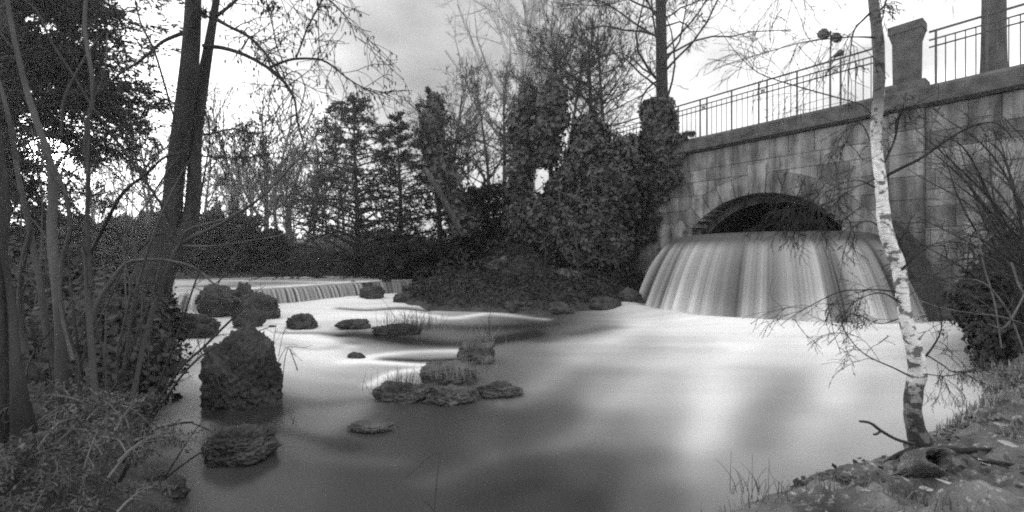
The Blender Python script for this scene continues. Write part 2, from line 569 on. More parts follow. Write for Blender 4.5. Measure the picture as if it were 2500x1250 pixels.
def height(X, Y):
    d = sdist(X, Y, WATER)
    d = d + (Y < 6) * (0.05 * fnoise(X, Y, 4.5, 15) + 0.025 * fnoise(X, Y, 15, 16))
    up = (Y > 12.0 + 0.0 * X) & (Y > 15.9 + (X + 3.6) * 1.1 * (X < -3.6)) & (X < 1)
    level = np.where(up, 0.42, 0.0)
    leftb = 1 / (1 + np.exp((X + 1.5) * 2))
    cap = 0.55 + 0.25 * leftb
    cap = np.where((X > -3.5) & (Y > 9) & (Y < 30), 0.45 + 0.3 * np.clip((X + 1) / 3, 0, 1), cap)
    cap = np.where((Y > 11.5) & (X < -3.5) & (Y < 34), 0.3, cap)
    # low near bank by the camera
    nearr = (X > -1.2) & (Y < 4.5) & (X < 6)
    cap = np.where(nearr, 0.31, cap)
    rise = cap * (1 - np.exp(-np.maximum(d, 0) / 0.55))
    z = np.where(d > 0, np.maximum(level, 0) * (d > 0) + rise, np.maximum(-0.6, d * 0.9))
    z = z + (d > 0) * np.minimum(d, 1) * (0.06 * fnoise(X, Y, 1.8, 3) + 0.03 * fnoise(X, Y, 6, 4))
    lx, ly = to_local(X, Y)
    # embankment that carries the road on to the left of the bridge
    top = np.where(lx > -7, 4.4, np.maximum(4.4 - (-7 - lx) * 0.33, 0.0))
    front = np.maximum(0, top - 0.95 * np.maximum(0, -ly - 0.2))
    behind = np.where(ly > 0, top, front)
    left = 1 / (1 + np.exp((lx + 7.6) * 4))
    e1 = behind * left
    e2 = np.where((ly > 7.0), top, 0) * (lx > -7.8)
    e = np.maximum(e1, e2)
    e = np.where(d < 0, -9, e * np.clip(d, 0, 1))
    # ledge of earth at the foot of the wall on the right
    led = 0.62 * np.exp(-((lx - 2.4) / 1.5) ** 4) * np.clip((ly + 0.8) / 0.35, 0, 1) * (ly < 0.3)
    z = np.maximum(z, np.where(led > 0.05, led, -9))
    return np.maximum(z, e + 0.05 * fnoise(X, Y, 1.5, 8) * (e > 0.3))


xs = np.concatenate([np.linspace(-400, -40, 14), np.linspace(-36, -14, 30), np.arange(-13.6, 12, 0.16), np.linspace(12.4, 40, 30), np.linspace(50, 400, 12)])
ys = np.concatenate([np.linspace(-60, -4, 8), np.linspace(-3, 0.6, 8), np.arange(0.8, 21, 0.16), np.linspace(21.5, 60, 45), np.linspace(66, 700, 16)])
XX, YY = np.meshgrid(xs, ys, indexing='ij')
ZZ = height(XX, YY)
ZZ = ZZ + np.where(YY > 60, (YY - 60) * 0.012, 0)
nx, ny = XX.shape
idx = np.arange(nx * ny).reshape(nx, ny)
q = np.stack([idx[:-1, :-1], idx[1:, :-1], idx[1:, 1:], idx[:-1, 1:]], -1).reshape(-1, 4)
cx = (XX[:-1, :-1] + XX[1:, 1:]).ravel() / 2; cy = (YY[:-1, :-1] + YY[1:, 1:]).ravel() / 2
lx, ly = to_local(cx, cy)
keep = ~((lx > -6.9) & (lx < 8) & (ly > 0.25) & (ly < 7.4))
# the near bank on the right is a finer sheet of its own
nb = (cx > -1.3) & (cx < 5.6) & (cy > -0.9) & (cy < 4.4)
q = q[keep & ~nb]
tag(mesh_np("ground", np.stack([XX, YY, ZZ], -1).reshape(-1, 3), q, M["soil"], smooth=True), kind="structure")
xs = np.arange(-1.5, 5.9, 0.022); ys = np.arange(-1.1, 4.7, 0.022)
X2, Y2 = np.meshgrid(xs, ys, indexing='ij')
Z2 = height(X2, Y2)
d2 = sdist(X2, Y2, WATER)
ramp = np.clip(d2 * 5, 0, 1) * np.clip((5.9 - X2) * 2, 0, 1)
Z2 = Z2 + ramp * (0.05 * fnoise(X2, Y2, 12, 5) + 0.024 * fnoise(X2, Y2, 34, 6) - 0.05 * np.abs(fnoise(X2, Y2, 18, 9)) + 0.03)
edgein = np.clip(np.minimum(np.minimum(X2 + 1.5, 5.9 - X2), np.minimum(Y2 + 1.1, 4.7 - Y2)) / 0.2, 0, 1)
Z2 = Z2 + 0.004 - (1 - edgein) * 0.03
nx, ny = X2.shape
idx = np.arange(nx * ny).reshape(nx, ny)
q = np.stack([idx[:-1, :-1], idx[1:, :-1], idx[1:, 1:], idx[:-1, 1:]], -1).reshape(-1, 4)
tag(mesh_np("river_bank", np.stack([X2, Y2, Z2], -1).reshape(-1, 3), q, M["bank"], smooth=True), kind="structure")

# ------------------------------------------------------------------ pool: foam, with seen water brightness and dark reflections put into it
FOAM_TONE = [(600, 745, .8), (700, 750, .93), (800, 740, .97), (900, 745, .93), (950, 770, .85), (1100, 775, .7), (1200, 760, .66), (1250, 775, .35), (1340, 783, .3), (1450, 785, .52), (1560, 775, .8),
        (1700, 800, .95), (1850, 812, 1), (2000, 815, 1), (2150, 815, .95), (2300, 800, .9), (2400, 830, .6), (2450, 870, .6),
        (400, 740, .85), (400, 850, .88), (450, 890, .8), (680, 780, .9), (760, 860, .95), (660, 870, .8), (870, 770, .9), (900, 835, .42), (1020, 835, .4), (1120, 810, .36), (1250, 810, .4), (820, 870, .92), (920, 875, .85), (1020, 860, .45), (1040, 885, .72), (1100, 850, .66), (950, 910, .65), (1250, 850, .5), (1200, 900, .42), (1300, 960, .44), (1250, 1010, .33), (1100, 1010, .3), (1000, 1005, .33), (1300, 880, .52), (640, 1020, .3), (560, 1020, .35),
        (1400, 850, .66), (1550, 850, .76), (1700, 850, .83), (1900, 860, .85), (2100, 870, .87), (2300, 880, .8),
        (430, 960, .66), (750, 930, .68), (850, 940, .6), (1200, 940, .42), (1350, 930, .52), (1500, 950, .63), (1600, 965, .7),
        (1740, 960, .80), (1850, 930, .74), (1920, 970, .62), (2050, 950, .78), (2150, 990, .74), (2350, 960, .78), (2450, 940, .7),
        (420, 1050, .46), (720, 1020, .42), (800, 1000, .5), (900, 1090, .31), (1050, 1050, .31), (1200, 1050, .36), (1350, 1050, .43),
        (1500, 1050, .5), (1620, 1040, .6), (1720, 1050, .76), (1850, 1050, .62), (2000, 1050, .69), (2150, 1080, .7),
        (470, 1180, .33), (700, 1150, .3), (900, 1180, .29), (1100, 1180, .3), (1300, 1180, .32), (1450, 1150, .37), (1600, 1150, .46),
        (1750, 1150, .62), (1900, 1120, .6), (2000, 1120, .65), (600, 1240, .28), (900, 1240, .28), (1200, 1240, .29), (1400, 1240, .31),
        (1600, 1240, .4), (1750, 1240, .52), (1850, 1200, .6)]
fw = np.array([G(a, b)[:2] for a, b, c in FOAM_TONE]); fv = np.array([c for a, b, c in FOAM_TONE])
fu = np.stack([fw[:, 0] / fw[:, 1], 1.0 / fw[:, 1]], 1)


def foam_at(X, Y):
    """smooth interpolation of the points of foam and painted water brightness, tighter where they lie closer together"""
    u = X / Y; v = 1.0 / Y
    num = np.zeros_like(X); den = np.zeros_like(X)
    for (a, b), c in zip(fu, fv):
        d2_ = ((u - a) / 0.062) ** 2 + ((v - b) / (0.012 + 0.062 * b)) ** 2
        w = np.exp(-d2_ * 0.9) + 1e-5 / (1 + d2_)
        num += w * c; den += w
    return num / den


xs = np.arange(-13.6, 9.3, 0.05); ys = np.arange(0.75, 15.9, 0.05)
X3, Y3 = np.meshgrid(xs, ys, indexing='ij')
fm = foam_at(X3, Y3)
PXI = 1250 + F * X3 / Y3; PYI = 625 + F * CH / Y3
rid = np.zeros_like(X3)
for path, wx_, wy_, amp in (([(830, 752), (900, 756), (980, 752), (1040, 757)], 14, 2.6, -.42), ([(690, 785), (800, 772), (950, 775), (1060, 785)], 20, 5, .12),
        ([(860, 815), (1000, 833), (1150, 838), (1300, 815)], 30, 9, -.24), ([(980, 764), (1100, 777), (1200, 768), (1330, 780)], 20, 3.2, .30),
        ([(1060, 795), (1180, 800), (1300, 795)], 40, 7, -.12), ([(640, 812), (760, 826), (860, 846)], 25, 4, .15), ([(690, 812), (770, 812), (830, 818)], 20, 4, -.3),
        ([(850, 884), (950, 864), (1050, 858), (1150, 858)], 25, 5, .26), ([(940, 873), (1030, 879), (1115, 876)], 22, 5, -.34),
        ([(900, 884), (1000, 893), (1095, 898)], 22, 4, .32), ([(905, 940), (960, 912), (1020, 905)], 18, 5, .28), ([(700, 840), (780, 850), (850, 838)], 25, 5, -.12),
        ([(380, 838), (430, 834), (500, 845)], 25, 8, .22), ([(390, 878), (450, 886), (500, 878)], 22, 7, -.2), ([(400, 925), (450, 915), (500, 925)], 22, 8, .1),
        ([(400, 985), (450, 975), (500, 985)], 22, 9, -.12), ([(390, 1040), (440, 1030), (500, 1035)], 25, 12, .1), ([(400, 1090), (480, 1080)], 30, 12, -.1),
        ([(700, 905), (780, 925), (860, 930)], 35, 10, .06), ([(690, 975), (780, 985), (880, 975)], 35, 12, -.08),
        ([(1560, 795), (1450, 850), (1350, 920), (1250, 985)], 50, 16, .12), ([(1560, 850), (1450, 930), (1380, 1000), (1300, 1080)], 60, 26, -.05),
        ([(1600, 900), (1500, 985), (1400, 1070)], 45, 20, .07), ([(1330, 830), (1400, 815), (1500, 800)], 40, 6, -.1),
        ([(1790, 850), (1750, 950), (1720, 1050), (1660, 1150)], 60, 34, .12), ([(1910, 920), (1880, 1000), (1850, 1080)], 55, 30, -.09),
        ([(2060, 860), (2010, 1000), (1960, 1100)], 60, 30, .09), ([(1620, 1060), (1540, 1140), (1450, 1220)], 70, 34, -.04), ([(2130, 900), (2120, 980)], 40, 26, -.06),
        ([(690, 1050), (760, 1068), (850, 1090)], 30, 9, -.14), ([(500, 1014), (600, 1024), (690, 1000)], 26, 12, -.22), ([(700, 1100), (800, 1120), (950, 1130)], 60, 16, .05),
        ([(1050, 1180), (1200, 1120), (1350, 1090)], 60, 16, .05), ([(1180, 1230), (1300, 1180)], 60, 18, -.05)):
    g_ = np.zeros_like(X3)
    for sx_, sy_ in smooth_line(path, 26):
        g_ = np.maximum(g_, np.exp(-((PXI - sx_) / wx_) ** 2 - ((PYI - sy_) / wy_) ** 2))
    rid += amp * g_
rid = np.where(PYI > 840, rid * np.where(PXI > 1230, 0.62, 1.0), rid)
fm = np.clip(fm + rid, 0, 1)
dc_ = np.hypot(X3 - wl(-1.95, 0)[0], Y3 - wl(-1.95, 0)[1]) + 0.06 * fnoise(X3, Y3, 5, 71)
fm = fm * (1 - 0.30 * np.exp(-((dc_ - 3.12) / 0.16) ** 2))
# distance from the cascade and the weir: bulges of tumbling water
C0 = wl(-1.95, 0)
dc = np.hypot(X3 - C0[0], Y3 - C0[1])
Z3 = 0.10 * np.exp(-((dc - 3.5) / 0.5) ** 2) + 0.018 * fnoise(X3, Y3 * 2.2, 1.6, 21) * np.clip((Y3 - 3) / 5, 0, 1)
weirx = np.exp(-((Y3 - (15.2 + (X3 + 3.9) * 1.12) + 1.0) / 0.8) ** 2)
Z3 = Z3 + 0.05 * weirx + 0.05 * np.clip(rid, -0.4, 0.4) * np.clip((Y3 - 2.5) / 4, 0, 1)
fl = np.clip(np.clip(fm, 0, 1) ** 2.2 * 1.12 - 0.06, 0.005, 1)
fl = fl * (1 + 0.10 * fnoise(X3 * 0.6, Y3 * 1.4, 1.5, 31) + 0.08 * fnoise(X3 * 0.5, Y3 * 3, 2.5, 32) * (Y3 > 5))
keep = (Y3 < 15.9 + (X3 + 3.9) * 1.12) | (X3 > -3.3)
nx, ny = X3.shape
idx = np.arange(nx * ny).reshape(nx, ny)
q = np.stack([idx[:-1, :-1], idx[1:, :-1], idx[1:, 1:], idx[:-1, 1:]], -1).reshape(-1, 4)
q = q[keep[:-1, :-1].ravel()]
tag(mesh_np("water", np.stack([X3, Y3, Z3], -1).reshape(-1, 3), q, M["pool"], smooth=True, attr={"foam": np.clip(fl, 0, 1)}), kind="structure")

# upper stream behind the weir
LIP = [G(300, 716, .43)[:2], G(365, 713, .43)[:2], G(490, 713, .43)[:2], G(560, 708, .43)[:2], G(640, 704, .43)[:2], G(710, 700, .43)[:2], G(780, 695, .43)[:2], G(852, 690, .43)[:2], G(930, 686, .43)[:2], G(1010, 683, .43)[:2]]
LIP = smooth_line(LIP, 60)
ext = np.vstack([LIP[0] + np.array((-12, -1.5)), LIP])
rows = []
fo = []
nr = 50
for j in range(nr):
    v = (j / (nr - 1)) ** 1.5
    far = np.stack([ext[:, 0] - 3.5 * v * 3, ext[:, 1] + 12 * v], 1)
    rows.append(np.column_stack([far, np.full(len(far), 0.43) - 0.015 * (v == 0)]))
    fo.append(np.clip(0.42 + 0.45 * fnoise(far[:, 0] * 0.5, far[:, 1] * 3.0, 1.1, 41) + 0.7 * math.exp(-v * 200) + 0.15 * (v < .05), 0.02, 0.9))
V = np.array(rows); nr, nc, _ = V.shape
idx = np.arange(nr * nc).reshape(nr, nc)
q = np.stack([idx[:-1, :-1], idx[:-1, 1:], idx[1:, 1:], idx[1:, :-1]], -1).reshape(-1, 4)
tag(mesh_np("stream_water", V.reshape(-1, 3), q, M["stream"], smooth=True, attr={"foam": np.array(fo).ravel()}), kind="structure")


def weir_fall(i0, i1, name, bright, sd):
    """a sheet of falling water over LIP[i0:i1] with threads of its own"""
    seg = smooth_line(LIP[i0:i1], (i1 - i0) * 14)
    t = np.gradient(seg, axis=0); t /= np.linalg.norm(t, axis=1, keepdims=True)
    nrm = np.stack([t[:, 1], -t[:, 0]], 1)
    r = np.random.RandomState(sd)
    s = np.linspace(0, len(seg), len(seg))
    thr = np.zeros(len(seg))
    for k in range(12): thr += np.sin(s * (0.12 + 0.75 * r.rand()) + r.rand() * 6) * (0.5 if k else 1)
    thr = thr / 3
    VV = []; ff = []
    for j in range(14):
        w = j / 13
        outw = 0.04 + 0.34 * w ** 0.7 + 0.03 * thr * w
        z = 0.432 - 0.50 * w ** 1.7 + 0.0 * thr
        p = seg + nrm * outw[:, None] if not np.isscalar(outw) else seg + nrm * outw
        VV.append(np.column_stack([p, np.full(len(seg), z)]))
        ff.append(np.clip(bright * (0.72 + 0.6 * thr * min(1, w * 3)) + 0.3 * (w > .85), 0.03, 1))
    V = np.array(VV); a, b, _ = V.shape
    idx = np.arange(a * b).reshape(a, b)
    q = np.stack([idx[:-1, :-1], idx[:-1, 1:], idx[1:, 1:], idx[1:, :-1]], -1).reshape(-1, 4)
    o = mesh_np(name, V.reshape(-1, 3), q, M["fall"], smooth=True, attr={"foam": np.array(ff).ravel()})
    return tag(o, kind="structure")


weir_fall(3, 22, "waterfall", 0.75, 1)
weir_fall(24, 49, "waterfall.001", 0.42, 2)
weir_fall(50, 59, "waterfall.002", 0.22, 3)
# the weir's stone sill beneath the sheets
t = np.gradient(LIP, axis=0); t /= np.linalg.norm(t, axis=1, keepdims=True); nrm = np.stack([t[:, 1], -t[:, 0]], 1)
prof = [(0.03, 0.405), (0.10, 0.36), (0.2, 0.2), (0.26, -0.5), (-0.5, -0.5), (-0.5, 0.39)]
V = np.array([[(*(p + nv * a), b + 0.015 * math.sin(k * 1.7)) for a, b in prof] for k, (p, nv) in enumerate(zip(LIP, nrm))])
nr, nc, _ = V.shape; idx = np.arange(nr * nc).reshape(nr, nc)
q = np.stack([idx[:-1], np.roll(idx[:-1], -1, 1), np.roll(idx[1:], -1, 1), idx[1:]], -1).reshape(-1, 4)
tag(mesh_np("weir", V.reshape(-1, 3), q, M["rock"]), "low stone weir across the stream under thin falling water", "weir")

# ------------------------------------------------------------------ bridge
bridge = tag(empty("stone_bridge", wl(0, 0), WALL_RZ), "old sandstone bridge with a low arch that the cascade pours out of", "bridge")
ACX, AR, ACZ = -2.25, 2.34, 0.48      # arch axis, radius, centre height
AO = AR + 0.5                         # outer edge of the voussoir ring
XL, XR = -7.2, 7.5
SPR = 1.99


def arch_z(x, r):
    d = r * r - (x - ACX) ** 2
    return ACZ + math.sqrt(d) if d > 0 else -9.0


def prism(poly, y0, y1, bev=0.007):
    """face polygon (x, z) extruded from y0 (front, edges eased) back to y1"""
    n = len(poly)
    c = np.mean(poly, axis=0)
    pin = []
    for p in poly:
        d = np.array(p) - c
        L_ = np.hypot(*d)
        pin.append(np.array(p) - d / L_ * bev * 1.4)
    v = [(p[0], y0, p[1]) for p in pin] + [(p[0], y0 + bev, p[1]) for p in poly] + [(p[0], y1, p[1]) for p in poly]
    f = [tuple(range(n))]
    for a in (0, n):
        for i in range(n):
            j = (i + 1) % n
            f.append((a + i, a + n + i, a + n + j, a + j))
    return v, f


rb = random.Random(11)


def block(poly, name="stone_block", proud=None, y1=0.3):
    if len(poly) < 3: return
    p = rb.uniform(-0.010, 0.008) if proud is None else proud
    v, f = prism(poly, p, y1)
    return mesh_np(name, v, f, M["stone"], bridge)


# courses of ashlar, cut to the voussoir ring
z = -0.45
g = 0.004
PIL0, PIL1 = 0.36, 0.90
JAMB = ACX + 1.78
while z < 4.13:
    h = rb.choice([0.33, 0.38, 0.40, 0.36, 0.30])
    if z + h > 4.0: h = 4.14 - z
    x = XL + rb.uniform(-0.3, 0)
    spans = []
    while x < XR:
        w = rb.choice([0.42, 0.55, 0.7, 0.85, 0.62, 0.48])
        spans.append((x, min(x + w, XR))); x += w
    out_s = []
    for a, b in spans:        # break the courses at the pilaster
        for p, qx in ((-99, PIL0), (PIL1, 99)):
            aa = max(a, p); bb = min(b, qx)
            if bb - aa > 0.06: out_s.append((aa, bb))
    for a, b in out_s:
        z0, z1 = z + g, z + h - g
        a_, b_ = a + g, b - g
        run = []
        polys = []
        ns = 13
        for k in range(ns):
            xx = a_ + (b_ - a_) * k / (ns - 1)
            zb = z0
            if abs(xx - ACX) < AO:
                az = arch_z(xx, AO)
                if z1 < SPR and abs(xx - ACX) < 1.78 + 0.30: zb = 99   # opening and jamb stones
                elif az > SPR - 0.2 or abs(xx - ACX) < 1.79: zb = max(z0, az + g)
            if zb < z1 - 0.02: run.append((xx, zb))
            else:
                if len(run) > 1: polys.append(run)
                run = []
        if len(run) > 1: polys.append(run)
        for rr in polys:
            if rr[-1][0] - rr[0][0] < 0.05: continue
            flat = all(abs(p[1] - z0) < 1e-6 for p in rr)
            low = [rr[0], rr[-1]] if flat else rr
            block(low + [(rr[-1][0], z1), (rr[0][0], z1)])
    z += h
# voussoirs and keystone
th0 = math.asin(1.78 / AR)
nv = 11
for k in range(nv):
    a0 = -th0 + 2 * th0 * k / nv; a1 = -th0 + 2 * th0 * (k + 1) / nv
    key = k == nv // 2
    ro = AO + (0.24 if key else 0) - 0.012
    e = 0.004
    inner = [(ACX + AR * math.sin(a), ACZ + AR * math.cos(a)) for a in np.linspace(a0 + e, a1 - e, 4)]
    outer = [(ACX + ro * math.sin(a), ACZ + ro * math.cos(a)) for a in np.linspace(a1 - e, a0 + e, 4)]
    block(inner + outer, "keystone" if key else "voussoir", proud=-0.06 if key else rb.uniform(-0.03, -0.016), y1=0.35)
# jamb stones below the springing
for s in (-1, 1):
    zz = -0.4
    while zz < SPR - 0.02:
        hh = min(0.38, SPR - zz)
        xa = ACX + s * 1.785; xb = ACX + s * 2.07
        lo, hi = min(xa, xb), max(xa, xb)
        block([(lo, zz + g), (hi - 0.006, zz + g), (hi - 0.006, zz + hh - g), (lo, zz + hh - g)], "jamb_stone", proud=-0.01)
        zz += hh
# pilaster
zz = -0.4
while zz < 4.12:
    hh = min(0.46, 4.135 - zz)
    block([(PIL0 + g, zz + g), (PIL1 - g, zz + g), (PIL1 - g, zz + hh - g), (PIL0 + g, zz + hh - g)], "pilaster_block", proud=-0.10)
    zz += hh
# backing masonry behind the joints
mbk = MB()
ringx = np.linspace(ACX - 1.79, ACX + 1.79, 24)
mbk.box(XL, ACX - 1.8, 0.022, 0.5, -0.6, 4.14)
mbk.box(ACX + 1.8, XR, 0.022, 0.5, -0.6, 4.14)
for a, b in zip(ringx[:-1], ringx[1:]):
    zb = min(arch_z(a, AR), arch_z(b, AR)) + 0.06
    mbk.box(a, b, 0.022, 0.5, max(zb, SPR), 4.14)
mbk.build("backing", M["stone"], bridge)
# soffit ring, set a little inside, and the long dark vault behind
sv = []; sf = []
angs = np.linspace(-th0, th0, 25)
for yy in (-0.005, 0.62):
    for a in angs: sv.append((ACX + (AR + 0.002) * math.sin(a), yy, ACZ + (AR + 0.002) * math.cos(a)))
n = len(angs)
sf = [(i, i + 1, n + i + 1, n + i) for i in range(n - 1)]
mesh_np("soffit", sv, sf, M["stone"], bridge)
ri = AR - 0.17
sv = []
for yy in (0.62, 7.0):
    sv.append((ACX - 1.62, yy, -0.2))
    for a in np.linspace(-th0, th0, 25): sv.append((ACX + ri * math.sin(a) * 0.985, yy, ACZ + ri * math.cos(a)))
    sv.append((ACX + 1.62, yy, -0.2))
n = 27
sf = [(i, i + 1, n + i + 1, n + i) for i in range(n - 1)] + [tuple(range(n, 2 * n))]
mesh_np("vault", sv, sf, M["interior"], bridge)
# collar between ring and vault
sv = []
for r_, k_ in ((AR, 1.0), (ri, 0.985)):
    for a in angs: sv.append((ACX + r_ * math.sin(a) * k_, 0.622, ACZ + r_ * math.cos(a)))
sf = [(i, i + 1, 25 + i + 1, 25 + i) for i in range(24)]
mesh_np("inner_ring", sv, sf, M["stone"], bridge)
mb = MB()
for s in (-1, 1):
    x0, x1 = sorted((ACX + s * 1.62, ACX + s * 1.78))
    mb.box(x0, x1, 0.63, 1.2, -0.3, SPR)
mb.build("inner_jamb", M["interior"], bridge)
# coping
x = XL
while x < XR:
    w = min(rb.uniform(1.0, 1.35), XR - x)
    a, b = x + 0.004, x + w - 0.004
    v = []
    prof = [(-0.075, 4.15), (-0.15, 4.20), (-0.15, 4.48), (-0.10, 4.55), (0.42, 4.55), (0.42, 4.15)]
    dz = rb.uniform(-0.004, 0.004)
    v = [(a, p, zc + dz) for p, zc in prof] + [(b, p, zc + dz) for p, zc in prof]
    n = len(prof)
    f = [(i, n + i, n + (i + 1) % n, (i + 1) % n) for i in range(n)] + [tuple(range(n)), tuple(range(2 * n - 1, n - 1, -1))]
    mesh_np("coping_stone", v, f, M["coping"], bridge)
    x += w
MB().box(XL, XR, 0.43, 8.4, 4.1, 4.42).build("deck", M["soil"], bridge)
# stone cheek that holds the cascade on either side is the apron itself
CCX = -1.95


def apron(r_off, z_off):
    pr = []
    for zz in np.linspace(0, 1, 20):
        r = 2.05 + 1.05 * zz + r_off
        pr.append((r, 1.74 - 1.95 * zz ** 1.75 + z_off))
    return pr


# apron of dressed stone under the cascade
prof = [(0.0, 1.66), (1.5, 1.66)] + apron(-0.06, -0.1)
V = []
AN = np.linspace(0, math.pi, 60)
for a in AN:
    V.append([(CCX + r * math.cos(a), -r * math.sin(a) * 1.0 + 0.0, zc) for r, zc in prof])
V = np.array(V); nr, nc, _ = V.shape; idx = np.arange(nr * nc).reshape(nr, nc)
q = np.stack([idx[:-1, :-1], idx[:-1, 1:], idx[1:, 1:], idx[1:, :-1]], -1).reshape(-1, 4)
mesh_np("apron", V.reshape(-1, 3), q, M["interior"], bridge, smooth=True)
# curved cheek on the right
mbv = []
mbf = []
pr = []
for k in range(16):
    u = k / 15
    r = 2.35 + 0.95 * u
    pr.append((r, 1.98 - 1.95 * u ** 1.6))
a0c, a1c = R(2), R(13)
for (r, zc) in pr:
    for aa in (a0c, a1c):
        mbv.append((CCX + r * math.cos(aa), -r * math.sin(aa), zc))
        mbv.append((CCX + r * math.cos(aa), -r * math.sin(aa), zc - 0.5))
for k in range(15):
    b = 4 * k; c = b + 4
    mbf += [(b, b + 2, c + 2, c), (b + 1, c + 1, c + 3, b + 3), (b + 2, b + 3, c + 3, c + 2), (b, c, c + 1, b + 1)]
mbf += [(0, 1, 3, 2), (60, 62, 63, 61)]
mesh_np("cheek", mbv, mbf, M["interior"], bridge)

# water: sheet inside the vault and the cascade that fans out of it
rr_ = np.random.RandomState(5)
ca = 700
AN = np.linspace(R(9), R(178), ca)
thr = np.zeros(ca)
for k in range(22):
    f_ = 6 + 70 * rr_.rand() ** 1.3
    thr += np.sin(AN * f_ + rr_.rand() * 6.28) * (1.3 if f_ < 20 else 0.8)
thr = thr / 4.2
fine = np.zeros(ca)
for k in range(10): fine += np.sin(AN * (90 + 160 * rr_.rand()) + rr_.rand() * 6.28)
fine /= 5
VV = []; ff = []
steps = [(0.0, 1.80), (0.9, 1.80), (1.4, 1.79), (1.7, 1.775), (1.9, 1.755)]
for j in range(36):
    u = j / 35
    steps.append((2.05 + 1.05 * u, 1.735 - 1.85 * u ** 1.75))
for r, zc in steps:
    u = max(0, (r - 2.0) / 1.1)
    rr2 = r + (0.05 * thr + 0.05 * np.sin(AN * 5 + 1) + 0.008 * fine) * min(1, u * 1.6)
    VV.append(np.column_stack([CCX + rr2 * np.cos(AN), -rr2 * np.sin(AN), np.full(ca, zc)]))
    mix = min(1.0, max(0.0, (u - 0.27) / 0.14))
    val = 0.06 + mix * (0.25 + (0.13 * thr + 0.05 * fine) * min(1, 0.4 + u) - 0.05 * u) + 0.42 * np.clip((u + 0.06 * thr - 0.74) / 0.26, 0, 1) ** 2
    # the sheet grows thinner to the far left
    ff.append(np.clip(val * np.ones(ca), 0.03, 1))
V = np.array(VV); a, b, _ = V.shape; idx = np.arange(a * b).reshape(a, b)
q = np.stack([idx[:-1, :-1], idx[:-1, 1:], idx[1:, 1:], idx[1:, :-1]], -1).reshape(-1, 4)
cas = mesh_np("cascade_water", V.reshape(-1, 3), q, M["fall"], smooth=True, attr={"foam": np.array(ff).ravel()})
cas.location = wl(0, 0); cas.rotation_euler = (0, 0, WALL_RZ)
tag(cas, kind="structure")
o = mesh_np("tunnel_water", [(ACX - 1.6, 0, 1.80), (ACX + 1.6, 0, 1.80), (ACX + 1.6, 6.9, 1.86), (ACX - 1.6, 6.9, 1.86)], [(0, 1, 2, 3)], M["fall"],
            attr={"foam": [0.05] * 4})
o.location = wl(0, 0.0, 0.004); o.rotation_euler = (0, 0, WALL_RZ); tag(o, kind="structure")


def pier(xc, label, stone=True):
    t = tag(empty("stone_pier", wl(xc, 0.14, 4.55), WALL_RZ), label, "pier")
    MB().box(-0.31, 0.31, -0.2, 0.2, 0.0, 0.17).build("base", M["coping"], t)
    def frus(z0, w0, z1, w1, nm, dep=0.68):
        v = [(sx * w * 0.5, sy * w * 0.5 * dep, zc) for zc, w in ((z0, w0), (z1, w1)) for sx, sy in ((-1, -1), (1, -1), (1, 1), (-1, 1))]
        mesh_np(nm, v, [(0, 3, 2, 1), (4, 5, 6, 7), (0, 1, 5, 4), (1, 2, 6, 5), (2, 3, 7, 6), (3, 0, 4, 7)], M["coping"], t)
    frus(0.17, 0.40, 1.02, 0.42, "shaft")
    frus(1.02, 0.43, 1.20, 0.52, "neck")
    MB().box(-0.27, 0.27, -0.19, 0.19, 1.20, 1.36).build("cap", M["coping"], t)
    return t


pier(0.6, "square stone pier with a flared cap, bare of ivy, standing on the bridge coping")
pier(-5.25, "stone pier at the left end of the railing, wrapped in dark ivy")


def railing(x0, x1, label, panels):
    t = tag(empty("iron_railing", wl(0, 0.14, 4.55), WALL_RZ), label, "railing")
    posts = []
    for c in panels: posts += [c - 0.1, c + 0.1]
    mids = []
    pc = sorted(panels)
    for a, b in zip(pc[:-1], pc[1:]): mids.append((a + b) / 2)
    mids = [m_ for m_ in mids if x0 < m_ < x1]
    posts = [p for p in posts if x0 < p < x1]
    def bar(nm, x, z0, z1, w):
        MB().box(x - w, x + w, -w, w, z0, z1).build(nm, M["iron"], t)
    for p in posts: bar("post", p, -0.02, 1.085, 0.016)
    for p in mids: bar("post", p, -0.02, 1.085, 0.016)
    allp = sorted(posts + mids + [x0, x1])
    for a, b in zip(allp[:-1], allp[1:]):
        k = max(1, round((b - a) / 0.137))
        for i in range(1, k):
            x = a + (b - a) * i / k
            v = MB().cyl((x, 0, -0.02), (x, 0, 0.93), 0.0100, 6)
            v.build("baluster", M["iron"], t)
    for nm, zc, hh in (("top_rail", 1.085, 0.017), ("middle_rail", 0.93, 0.011), ("lower_rail", 0.79, 0.011)):
        MB().box(x0, x1, -0.016, 0.016, zc, zc + hh * 2).build(nm, M["iron"], t)
    for c in panels:
        if not (x0 < c < x1): continue
        m_ = MB()
        z0, z1 = 0.60, 0.79
        for s in (-1, 1):
            m_.cyl((c - 0.09 * s, 0, z0 + 0.19), (c + 0.09 * s, 0, z1 + 0.14), 0.008, 6)
        zc = 0.865
        n = 14
        for i in range(n):
            a, b = 2 * math.pi * i / n, 2 * math.pi * (i + 1) / n
            m_.cyl((c + 0.045 * math.cos(a), 0, zc + 0.045 * math.sin(a)), (c + 0.045 * math.cos(b), 0, zc + 0.045 * math.sin(b)), 0.008, 4)
        m_.cyl((c, -0.02, zc), (c, 0.02, zc), 0.022, 8)
        m_.build("rosette", M["iron"], t)
    return t


pan = [-3.775 - 1.57, -3.775, -2.19, -0.636, 0.93]
railing(-4.87, 0.24, "long iron railing with rosettes above the arch, between the two piers", pan)
railing(0.93, 7.4, "iron railing running right from the bare stone pier", [2.5 - 1.57, 2.5, 4.07, 5.64, 7.2])
railing(-9.2, -5.65, "short iron railing half lost behind the ivy left of the pier", [-7.2, -8.77])

